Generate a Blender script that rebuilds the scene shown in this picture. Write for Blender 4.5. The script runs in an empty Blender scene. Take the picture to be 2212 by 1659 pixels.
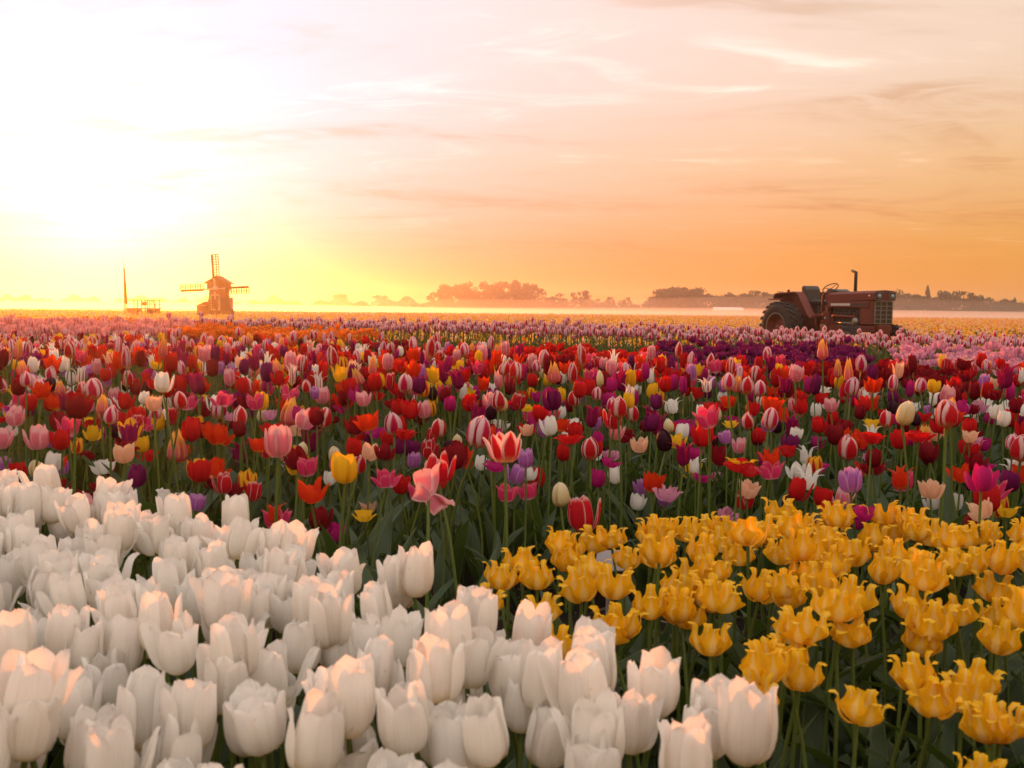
import bpy, math, random
import numpy as np
from mathutils import Vector, Matrix

rnd = random.Random(11)
R = math.radians
scene = bpy.context.scene
COL = scene.collection

# ------------------------------------------------------------------ camera
F = 1005.0                      # focal length in pixels of a 1024-wide frame
CAM = np.array([0.0, 0.0, 0.95])
PITCH, ROLL = R(4.32), 0.0096
_fw = np.array([0, math.cos(PITCH), -math.sin(PITCH)])
_r0 = np.array([1.0, 0, 0])
_u0 = np.array([0, math.sin(PITCH), math.cos(PITCH)])
_rt = math.cos(ROLL) * _r0 + math.sin(ROLL) * _u0
_up = -math.sin(ROLL) * _r0 + math.cos(ROLL) * _u0
camd = bpy.data.cameras.new('camera')
cam = bpy.data.objects.new('camera', camd)
COL.objects.link(cam)
cam.matrix_world = Matrix(((_rt[0], _up[0], -_fw[0], CAM[0]), (_rt[1], _up[1], -_fw[1], CAM[1]),
                           (_rt[2], _up[2], -_fw[2], CAM[2]), (0, 0, 0, 1)))
camd.sensor_width = 36.0
camd.lens = 36.0 * F / 1024
camd.clip_start, camd.clip_end = 0.05, 5000
camd.dof.use_dof = True
camd.dof.focus_distance = 4.2
camd.dof.aperture_fstop = 10.0
scene.camera = cam
K = 1024 / 2212.0


def at(dx, dy, D):
    """world point on the sight line through a photo point (2212-wide view of it) at depth D"""
    rx, ry = (dx * K - 512) / F, (384 - dy * K) / F
    d = _fw + rx * _rt + ry * _up
    return CAM + d * (D / d[1])


def proj(p):
    q = np.asarray(p, float) - CAM
    w = q @ _fw
    return ((q @ _rt) / w * F + 512) / K, (384 - (q @ _up) / w * F) / K


# ------------------------------------------------------------------ sky and sun
SUN_AZ, SUN_EL = R(-22.5), R(4.1)
SUN = Vector((math.sin(SUN_AZ) * math.cos(SUN_EL), math.cos(SUN_AZ) * math.cos(SUN_EL), math.sin(SUN_EL)))
world = bpy.data.worlds.new('World')
scene.world = world
world.use_nodes = True
wt = world.node_tree
wt.nodes.clear()


class NT:
    """small helper to write node trees"""
    def __init__(self, tree):
        self.t = tree

    def n(self, kind, **kw):
        nd = self.t.nodes.new(kind)
        for k, v in kw.items():
            setattr(nd, k, v)
        return nd

    def put(self, sock, v):
        if hasattr(v, 'default_value') and hasattr(v, 'links'):
            self.t.links.new(v, sock)
        elif isinstance(v, (tuple, list)):
            d = list(v)
            if len(sock.default_value) == 4 and len(d) == 3:
                d.append(1.0)
            sock.default_value = d
        else:
            sock.default_value = v

    def m(self, op, a, b=None, c=None, clamp=False):
        nd = self.n('ShaderNodeMath', operation=op, use_clamp=clamp)
        for i, v in enumerate((a, b, c)):
            if v is not None:
                self.put(nd.inputs[i], v)
        return nd.outputs[0]

    def v(self, op, a, b=None, out=0):
        nd = self.n('ShaderNodeVectorMath', operation=op)
        self.put(nd.inputs[0], a)
        if b is not None:
            self.put(nd.inputs['Scale' if op == 'SCALE' else 1], b)
        return nd.outputs[out]

    def step(self, x, lo, hi):
        nd = self.n('ShaderNodeMapRange', interpolation_type='SMOOTHSTEP')
        for i, v in enumerate((x, lo, hi)):
            self.put(nd.inputs[i], v)
        return nd.outputs[0]

    def mix(self, fac, a, b, blend='MIX'):
        nd = self.n('ShaderNodeMix', data_type='RGBA', blend_type=blend)
        self.put(nd.inputs[0], fac)
        self.put(nd.inputs[6], a)
        self.put(nd.inputs[7], b)
        return nd.outputs[2]

    def noise(self, vec, scale, detail=3, rough=0.5, dist=0.0):
        nd = self.n('ShaderNodeTexNoise')
        if vec is not None:
            self.put(nd.inputs['Vector'], vec)
        for k, v in (('Scale', scale), ('Detail', detail), ('Roughness', rough), ('Distortion', dist)):
            nd.inputs[k].default_value = v
        return nd.outputs[0]

    def ramp(self, fac, stops, mode='EASE'):
        nd = self.n('ShaderNodeValToRGB')
        self.put(nd.inputs[0], fac)
        r = nd.color_ramp
        r.interpolation = mode
        while len(r.elements) < len(stops):
            r.elements.new(0.5)
        for e, (p, c) in zip(r.elements, stops):
            e.position = p
            e.color = (*c, 1)
        return nd.outputs[0]


w = NT(wt)
dirv = w.n('ShaderNodeTexCoord').outputs['Generated']
sep = w.n('ShaderNodeSeparateXYZ')
wt.links.new(dirv, sep.inputs[0])
X, Y, Z = sep.outputs
elev = w.m('MULTIPLY', w.m('ARCSINE', Z), 180 / math.pi)
theta = w.m('MULTIPLY', w.m('ARCCOSINE', w.v('DOT_PRODUCT', dirv, tuple(SUN), out=1)), 180 / math.pi)
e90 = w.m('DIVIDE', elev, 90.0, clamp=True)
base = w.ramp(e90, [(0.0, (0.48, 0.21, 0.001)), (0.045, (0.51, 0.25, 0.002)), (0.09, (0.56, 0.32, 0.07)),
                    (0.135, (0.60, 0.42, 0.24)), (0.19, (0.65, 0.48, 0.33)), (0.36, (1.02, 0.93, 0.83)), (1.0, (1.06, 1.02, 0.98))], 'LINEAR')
# glow round the sun, whiter with height above the horizon
wide = w.m('MULTIPLY', w.m('EXPONENT', w.m("DIVIDE", theta, -40.0)), w.step(elev, 1.0, 9.0))
glow = w.v('SCALE', (0.12, 0.27, 0.33), wide)
narrow = w.m('MULTIPLY', w.m('EXPONENT', w.m('DIVIDE', theta, -12.0)), w.step(elev, -3.0, 5.0))
glow2 = w.v('SCALE', (0.0, 0.04, 0.75), narrow)
# thin streaked cloud
CLOUD_SHIFT = (10.2, 13.8, 5.4)
cz = w.m('ADD', w.m('MAXIMUM', Z, 0.0), 0.07)
comb = w.n('ShaderNodeCombineXYZ')
w.put(comb.inputs[0], w.m('DIVIDE', X, cz))
w.put(comb.inputs[1], w.m('DIVIDE', Y, cz))
mp = w.n('ShaderNodeMapping')
wt.links.new(comb.outputs[0], mp.inputs[0])
mp.inputs['Location'].default_value = CLOUD_SHIFT
mp.inputs['Rotation'].default_value = (0, 0, R(-14))
mp.inputs['Scale'].default_value = (0.55, 0.9, 1)
n1 = w.noise(mp.outputs[0], 1.1, 6, 0.58, 0.9)
n2 = w.noise(mp.outputs[0], 3.4, 5, 0.6, 1.4)
dark = w.m('MULTIPLY', w.step(n1, 0.46, 0.66), w.step(n2, 0.30, 0.60))
lite = w.m('MULTIPLY', w.step(n1, 0.46, 0.30), w.step(n2, 0.42, 0.70))
up = w.step(elev, 1.0, 6.0)
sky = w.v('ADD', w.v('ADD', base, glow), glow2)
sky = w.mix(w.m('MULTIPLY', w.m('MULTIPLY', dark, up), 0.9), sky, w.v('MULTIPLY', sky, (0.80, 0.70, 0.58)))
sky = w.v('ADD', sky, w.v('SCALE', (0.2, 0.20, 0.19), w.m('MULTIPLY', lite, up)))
nish = w.n('ShaderNodeTexSky', sky_type='NISHITA')
nish.sun_disc = False
nish.sun_elevation = SUN_EL
nish.sun_rotation = SUN_AZ
bg1 = w.n('ShaderNodeBackground')
wt.links.new(w.v('MULTIPLY', nish.outputs[0], (0.74, 0.15, 0.27)), bg1.inputs[0])
bg1.inputs[1].default_value = 0.05
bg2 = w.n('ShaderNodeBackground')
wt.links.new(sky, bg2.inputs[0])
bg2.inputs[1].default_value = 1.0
addw = w.n('ShaderNodeAddShader')
wt.links.new(bg1.outputs[0], addw.inputs[0])
wt.links.new(bg2.outputs[0], addw.inputs[1])
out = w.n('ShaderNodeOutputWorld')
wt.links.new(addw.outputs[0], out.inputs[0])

sund = bpy.data.lights.new('sun', 'SUN')
sund.energy = 4.8
sund.color = (1.0, 0.25, 0.025)
sund.angle = R(0.6)
sun = bpy.data.objects.new('sun', sund)
COL.objects.link(sun)
sun.rotation_euler = (-SUN).to_track_quat('-Z', 'Y').to_euler()

scene.view_settings.view_transform = 'Standard'
scene.view_settings.look = 'None'
scene.view_settings.exposure = 0.35
scene.view_settings.gamma = 1.0
scene.view_settings.use_curve_mapping = False
scene.render.engine = 'CYCLES'
scene.cycles.max_bounces = 8
scene.cycles.diffuse_bounces = 3
scene.cycles.transmission_bounces = 6
scene.cycles.volume_bounces = 1
scene.cycles.use_denoising = True
scene.cycles.sample_clamp_indirect = 8.0


# ------------------------------------------------------------------ object helpers
def link(o, parent=None):
    COL.objects.link(o)
    if parent is not None:
        o.parent = parent
    return o


def tag(o, label=None, cat=None, group=None, kind=None):
    for k, v in (('label', label), ('category', cat), ('group', group), ('kind', kind)):
        if v:
            o[k] = v
    return o


def empty(name, loc=(0, 0, 0), rz=0.0, label=None, cat=None, group=None):
    o = bpy.data.objects.new(name, None)
    o.empty_display_size = 0.05
    o.location = loc
    o.rotation_euler = (0, 0, rz)
    link(o)
    return tag(o, label, cat, group)


class MB:
    """collects verts, faces, uvs and material slots for ONE mesh"""
    def __init__(self):
        self.v, self.f, self.uv, self.mi, self.sm = [], [], [], [], []

    def add(self, v, f, uv=None, mi=0, smooth=True):
        o = len(self.v)
        self.v += [tuple(p) for p in v]
        for q in f:
            self.f.append(tuple(i + o for i in q))
            self.mi.append(mi)
            self.sm.append(smooth)
        self.uv += [tuple(p) for p in uv] if uv is not None else [(0.5, 0.5)] * len(v)
        return self

    def box(self, lo, hi, mi=0, M=None, taper=None):
        (x0, y0, z0), (x1, y1, z1) = lo, hi
        v = [(x0, y0, z0), (x1, y0, z0), (x1, y1, z0), (x0, y1, z0), (x0, y0, z1), (x1, y0, z1), (x1, y1, z1), (x0, y1, z1)]
        if M is not None:
            v = [tuple(M @ Vector(p)) for p in v]
        return self.add(v, [(3, 2, 1, 0), (4, 5, 6, 7), (0, 1, 5, 4), (1, 2, 6, 5), (2, 3, 7, 6), (3, 0, 4, 7)], None, mi, False)

    def beam(self, a, b, w, h=None, mi=0, upv=(0, 0, 1)):
        a, b = Vector(a), Vector(b)
        h = h or w
        d = (b - a).normalized()
        s = d.cross(Vector(upv))
        if s.length < 1e-4:
            s = d.cross(Vector((1, 0, 0)))
        s.normalize()
        t = s.cross(d)
        v = []
        for p in (a, b):
            for i, j in ((-1, -1), (1, -1), (1, 1), (-1, 1)):
                v.append(tuple(p + s * (i * w / 2) + t * (j * h / 2)))
        return self.add(v, [(0, 1, 2, 3), (7, 6, 5, 4), (0, 4, 5, 1), (1, 5, 6, 2), (2, 6, 7, 3), (3, 7, 4, 0)], None, mi, False)

    def tube(self, pts, rad, n=8, mi=0, caps=True):
        pts = [Vector(p) for p in pts]
        rads = rad if isinstance(rad, (list, tuple)) else [rad] * len(pts)
        v, f = [], []
        for k, p in enumerate(pts):
            d = (pts[min(k + 1, len(pts) - 1)] - pts[max(k - 1, 0)]).normalized()
            s = d.cross(Vector((0, 1, 0.13))).normalized()
            t = s.cross(d)
            for i in range(n):
                a = 2 * math.pi * i / n
                v.append(tuple(p + (s * math.cos(a) + t * math.sin(a)) * rads[k]))
        for k in range(len(pts) - 1):
            for i in range(n):
                j = (i + 1) % n
                f.append((k * n + i, k * n + j, (k + 1) * n + j, (k + 1) * n + i))
        if caps:
            f.append(tuple(range(n))[::-1])
            f.append(tuple((len(pts) - 1) * n + i for i in range(n)))
        uv = [(i / n, k / (len(pts) - 1)) for k in range(len(pts)) for i in range(n)]
        return self.add(v, f, uv, mi, True)

    def lathe(self, prof, n=24, mi=0, M=None, smooth=True):
        """profile (r, y) turned about the Y axis"""
        v, f = [], []
        for (r, y) in prof:
            for i in range(n):
                a = 2 * math.pi * i / n
                p = Vector((r * math.cos(a), y, r * math.sin(a)))
                v.append(tuple(M @ p) if M is not None else tuple(p))
        m = len(prof)
        for k in range(m - 1):
            for i in range(n):
                j = (i + 1) % n
                f.append((k * n + i, (k + 1) * n + i, (k + 1) * n + j, k * n + j))
        return self.add(v, f, None, mi, smooth)

    def prism(self, poly, y0, y1, mi=0):
        """polygon in XZ pushed from y0 to y1"""
        n = len(poly)
        v = [(x, y0, z) for x, z in poly] + [(x, y1, z) for x, z in poly]
        f = [tuple(range(n)), tuple(range(n, 2 * n))[::-1]]
        f += [(i, n + i, n + (i + 1) % n, (i + 1) % n) for i in range(n)]
        return self.add(v, f, None, mi, False)

    def mesh(self, name, mats):
        me = bpy.data.meshes.new(name)
        me.from_pydata(self.v, [], self.f)
        for m in mats if isinstance(mats, (list, tuple)) else [mats]:
            me.materials.append(m)
        me.polygons.foreach_set('material_index', self.mi)
        me.polygons.foreach_set('use_smooth', self.sm)
        ul = me.uv_layers.new(name='uv')
        li = np.empty(len(me.loops), np.int32)
        me.loops.foreach_get('vertex_index', li)
        ul.data.foreach_set('uv', np.asarray(self.uv, np.float32)[li].ravel())
        me.update()
        return me

    def obj(self, name, mats, parent=None, loc=(0, 0, 0), rot=(0, 0, 0), label=None):
        o = bpy.data.objects.new(name, self.mesh(name, mats))
        o.location, o.rotation_euler = loc, rot
        link(o, parent)
        if label:
            o['label'] = label
        return o

    def bevel_obj(self, name, mats, parent, bw=0.015, **kw):
        o = self.obj(name, mats, parent, **kw)
        md = o.modifiers.new('bevel', 'BEVEL')
        md.width, md.segments, md.limit_method = bw, 2, 'ANGLE'
        return o


# ------------------------------------------------------------------ materials
def new_mat(name):
    m = bpy.data.materials.new(name)
    m.use_nodes = True
    m.node_tree.nodes.clear()
    return m, NT(m.node_tree)


def finish(t, shader, disp=None):
    o = t.n('ShaderNodeOutputMaterial')
    t.t.links.new(shader, o.inputs[0])


def principled(t, col, rough=0.6, metal=0.0, bump=None, bstr=0.2, spec=0.5, bdist=0.01):
    p = t.n('ShaderNodeBsdfPrincipled')
    t.put(p.inputs['Base Color'], col)
    t.put(p.inputs['Roughness'], rough)
    p.inputs['Metallic'].default_value = metal
    p.inputs['Specular IOR Level'].default_value = spec
    if bump is not None:
        b = t.n('ShaderNodeBump')
        b.inputs['Strength'].default_value = bstr
        b.inputs['Distance'].default_value = bdist
        t.put(b.inputs['Height'], bump)
        t.t.links.new(b.outputs[0], p.inputs['Normal'])
    return p.outputs[0]


def plain(name, col, rough=0.6, metal=0.0, var=0.25, scale=6.0, bstr=0.15):
    m, t = new_mat(name)
    co = t.n('ShaderNodeTexCoord').outputs['Object']
    n = t.noise(co, scale, 5, 0.6)
    n2 = t.noise(co, scale * 7, 3, 0.6)
    k = t.m('ADD', t.m('MULTIPLY', t.m('SUBTRACT', n, 0.5), 2 * var), 1.0)
    c = t.v('SCALE', col, k)
    finish(t, principled(t, c, t.m('ADD', t.m('MULTIPLY', n2, 0.25), rough - 0.12), metal, n2, bstr))
    return m


def petal_mat(name, main, base=None, tip=None, edge=None, edge_w=0.25, flame=None, flame_w=0.45, tr=0.42, vein=0.12):
    m, t = new_mat(name)
    uvn = t.n('ShaderNodeUVMap').outputs[0]
    s = t.n('ShaderNodeSeparateXYZ')
    t.t.links.new(uvn, s.inputs[0])
    U, V = s.outputs[0], s.outputs[1]
    oi = t.n('ShaderNodeObjectInfo').outputs['Random']
    au = t.m('ABSOLUTE', t.m('SUBTRACT', t.m('MULTIPLY', U, 2.0), 1.0))
    mp = t.n('ShaderNodeMapping')
    t.t.links.new(uvn, mp.inputs[0])
    mp.inputs['Scale'].default_value = (16, 1.3, 1)
    cb = t.n('ShaderNodeCombineXYZ')
    t.put(cb.inputs[0], t.m('MULTIPLY', oi, 37.0))
    t.put(cb.inputs[2], t.m('MULTIPLY', oi, 11.0))
    t.t.links.new(cb.outputs[0], mp.inputs['Location'])
    vn = t.noise(mp.outputs[0], 1.0, 4, 0.6)
    co = t.n('ShaderNodeTexCoord').outputs['Object']
    pn = t.noise(co, 30.0, 3, 0.6)
    mp2 = t.n('ShaderNodeMapping')
    t.t.links.new(uvn, mp2.inputs[0])
    mp2.inputs['Scale'].default_value = (3.5, 1.6, 1)
    t.t.links.new(cb.outputs[0], mp2.inputs['Location'])
    fn = t.noise(mp2.outputs[0], 1.0, 2, 0.5)
    c = main
    if tip:
        c = t.mix(t.step(t.m('ADD', V, t.m('MULTIPLY', t.m('SUBTRACT', vn, 0.5), 0.3)), 0.35, 0.95), c, tip)
    if flame:
        lim = t.m('MULTIPLY', t.m('SUBTRACT', 1.12, t.m('POWER', V, 3.0)), flame_w)
        d = t.m('SUBTRACT', t.m('ADD', au, t.m('MULTIPLY', t.m('SUBTRACT', fn, 0.5), 0.40)), lim)
        c = t.mix(t.step(t.m('ADD', d, t.m('MULTIPLY', t.m('SUBTRACT', vn, 0.5), 0.22)), 0.15, -0.15), c, flame)
    if edge:
        ee = t.m('MAXIMUM', au, t.m('MULTIPLY', V, 0.985))
        ee = t.m('ADD', ee, t.m('MULTIPLY', t.m('SUBTRACT', vn, 0.5), 0.12))
        c = t.mix(t.step(ee, 1.0 - edge_w - 0.08, 1.0 - edge_w + 0.10), c, edge)
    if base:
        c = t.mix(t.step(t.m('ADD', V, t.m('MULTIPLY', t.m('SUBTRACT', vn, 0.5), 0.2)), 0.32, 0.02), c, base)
    k = t.m('ADD', t.m('MULTIPLY', t.m('SUBTRACT', vn, 0.5), 2 * vein), t.m('ADD', t.m('MULTIPLY', oi, 0.16), 0.92))
    k = t.m('ADD', k, t.m('MULTIPLY', t.m('SUBTRACT', pn, 0.5), 0.12))
    c = t.v('SCALE', c, k)
    c = t.mix(t.m('MULTIPLY', t.step(t.noise(co, 55.0, 2, 0.5), 0.70, 0.78), 0.45), c, t.v('MULTIPLY', c, (0.62, 0.42, 0.30)))
    pb = principled(t, c, 0.58, 0, vn, 0.5, 0.14, 0.006)
    tl = t.n('ShaderNodeBsdfTranslucent')
    t.put(tl.inputs[0], c)
    mx = t.n('ShaderNodeMixShader')
    mx.inputs[0].default_value = tr
    t.t.links.new(pb, mx.inputs[1])
    t.t.links.new(tl.outputs[0], mx.inputs[2])
    finish(t, mx.outputs[0])
    return m


def green_mat(name, col, edge, tr=0.3):
    m, t = new_mat(name)
    uvn = t.n('ShaderNodeUVMap').outputs[0]
    s = t.n('ShaderNodeSeparateXYZ')
    t.t.links.new(uvn, s.inputs[0])
    au = t.m('ABSOLUTE', t.m('SUBTRACT', t.m('MULTIPLY', s.outputs[0], 2.0), 1.0))
    mp = t.n('ShaderNodeMapping')
    t.t.links.new(uvn, mp.inputs[0])
    mp.inputs['Scale'].default_value = (22, 1.0, 1)
    vn = t.noise(mp.outputs[0], 1.0, 3, 0.6)
    oi = t.n('ShaderNodeObjectInfo').outputs['Random']
    c = t.mix(t.step(au, 0.86, 1.0), col, edge)
    k = t.m('ADD', t.m('MULTIPLY', t.m('SUBTRACT', vn, 0.5), 0.5), t.m('ADD', t.m('MULTIPLY', oi, 0.3), 0.85))
    c = t.v('SCALE', c, k)
    pb = principled(t, c, 0.42, 0, vn, 0.2, 0.4, 0.004)
    tl = t.n('ShaderNodeBsdfTranslucent')
    t.put(tl.inputs[0], t.v('MULTIPLY', c, (1.3, 1.25, 0.5)))
    mx = t.n('ShaderNodeMixShader')
    mx.inputs[0].default_value = tr
    t.t.links.new(pb, mx.inputs[1])
    t.t.links.new(tl.outputs[0], mx.inputs[2])
    finish(t, mx.outputs[0])
    return m


LEAF = green_mat('tulip_leaf', (0.046, 0.080, 0.026), (0.13, 0.16, 0.06), .36)
STEM = green_mat('tulip_stem', (0.12, 0.17, 0.035), (0.13, 0.18, 0.04), 0.2)

PM = {
    'white': petal_mat('white_petal', (0.88, 0.82, 0.74), base=(0.84, 0.68, 0.36), tip=(0.92, 0.87, 0.82), tr=0.38, vein=0.07),
    'crown': petal_mat('crown_petal', (0.86, 0.46, 0.014), base=(0.84, 0.36, 0.010), tip=(0.88, 0.47, 0.006), flame=(0.87, 0.58, 0.15), flame_w=0.30, tr=0.34, vein=0.08),
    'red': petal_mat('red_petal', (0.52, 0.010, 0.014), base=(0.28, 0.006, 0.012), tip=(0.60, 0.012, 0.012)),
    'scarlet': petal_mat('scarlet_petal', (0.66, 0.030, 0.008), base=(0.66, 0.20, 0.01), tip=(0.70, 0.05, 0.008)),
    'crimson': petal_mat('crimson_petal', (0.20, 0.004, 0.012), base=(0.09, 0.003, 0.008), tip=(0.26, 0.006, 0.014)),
    'striped': petal_mat('striped_petal', (0.80, 0.56, 0.60), base=(0.78, 0.56, 0.26), flame=(0.58, 0.012, 0.075), flame_w=0.46, vein=0.1),
    'redstripe': petal_mat('red_striped_petal', (0.80, 0.55, 0.54), base=(0.70, 0.40, 0.15), flame=(0.58, 0.010, 0.018), flame_w=0.66, vein=0.1),
    'pink': petal_mat('pink_petal', (0.72, 0.20, 0.27), base=(0.74, 0.46, 0.42), edge=(0.78, 0.42, 0.44), edge_w=0.3),
    'rose': petal_mat('rose_petal', (0.62, 0.035, 0.13), base=(0.76, 0.52, 0.50), edge=(0.72, 0.13, 0.20), edge_w=0.2),
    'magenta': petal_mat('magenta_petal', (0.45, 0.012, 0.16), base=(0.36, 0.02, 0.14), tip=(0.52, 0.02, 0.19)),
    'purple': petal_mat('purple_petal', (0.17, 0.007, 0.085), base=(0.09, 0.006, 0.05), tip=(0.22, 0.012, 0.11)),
    'lilac': petal_mat('lilac_petal', (0.44, 0.13, 0.42), base=(0.62, 0.45, 0.55), edge=(0.58, 0.28, 0.55), edge_w=0.22),
    'black': petal_mat('black_petal', (0.030, 0.004, 0.012), tip=(0.045, 0.006, 0.018), tr=0.25),
    'snow': petal_mat('snow_petal', (0.82, 0.79, 0.74), base=(0.70, 0.70, 0.45), tr=0.42),
    'yellow': petal_mat('yellow_petal', (0.80, 0.46, 0.018), base=(0.66, 0.42, 0.03), tip=(0.82, 0.50, 0.02)),
    'cream': petal_mat('cream_petal', (0.80, 0.66, 0.36), base=(0.68, 0.60, 0.24), tip=(0.82, 0.72, 0.50)),
    'peach': petal_mat('peach_petal', (0.80, 0.42, 0.26), base=(0.78, 0.52, 0.24), edge=(0.82, 0.54, 0.36), edge_w=0.25),
    'dawn': petal_mat('dawn_petal', (0.74, 0.17, 0.20), base=(0.72, 0.16, 0.20), tip=(0.84, 0.46, 0.05), edge=(0.84, 0.48, 0.10), edge_w=0.22),
    'rededge': petal_mat('white_edged_red_petal', (0.50, 0.010, 0.022), base=(0.52, 0.12, 0.10), edge=(0.80, 0.54, 0.52), edge_w=0.10),
    'yellowflame': petal_mat('yellow_flame_petal', (0.80, 0.44, 0.03), base=(0.72, 0.40, 0.02), flame=(0.46, 0.015, 0.012), flame_w=0.36),
    'whiteflame': petal_mat('white_flame_petal', (0.80, 0.72, 0.66), base=(0.70, 0.60, 0.30), flame=(0.42, 0.012, 0.05), flame_w=0.22),
    'plum': petal_mat('plum_petal', (0.24, 0.006, 0.075), base=(0.12, 0.006, 0.06), edge=(0.44, 0.012, 0.05), edge_w=0.2),
    'orange': petal_mat('orange_petal', (0.72, 0.13, 0.012), base=(0.70, 0.25, 0.02), tip=(0.74, 0.18, 0.015)),
    'candy': petal_mat('candy_pink_petal', (0.70, 0.26, 0.44), base=(0.74, 0.50, 0.52), tip=(0.74, 0.36, 0.48)),
    'salmon': petal_mat('salmon_petal', (0.76, 0.36, 0.36), base=(0.74, 0.46, 0.34), flame=(0.62, 0.08, 0.14), flame_w=0.25),
}


# ------------------------------------------------------------------ flower shapes
def spline(pts, x):
    """smooth curve through (x, y) control points"""
    px, py = np.array(pts, float).T
    x = np.clip(np.asarray(x, float), px[0], px[-1])
    i = np.clip(np.searchsorted(px, x, 'right') - 1, 0, len(px) - 2)
    h = px[i + 1] - px[i]
    s = np.diff(py) / np.diff(px)
    mm = np.concatenate([[s[0]], np.where(s[1:] * s[:-1] > 0, 2 * s[1:] * s[:-1] / (s[1:] + s[:-1] + 1e-12), 0), [s[-1]]])
    t = (x - px[i]) / h
    return ((2 * t**3 - 3 * t**2 + 1) * py[i] + (t**3 - 2 * t**2 + t) * h * mm[i] + (-2 * t**3 + 3 * t**2) * py[i + 1] + (t**3 - t**2) * h * mm[i + 1])


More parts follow.
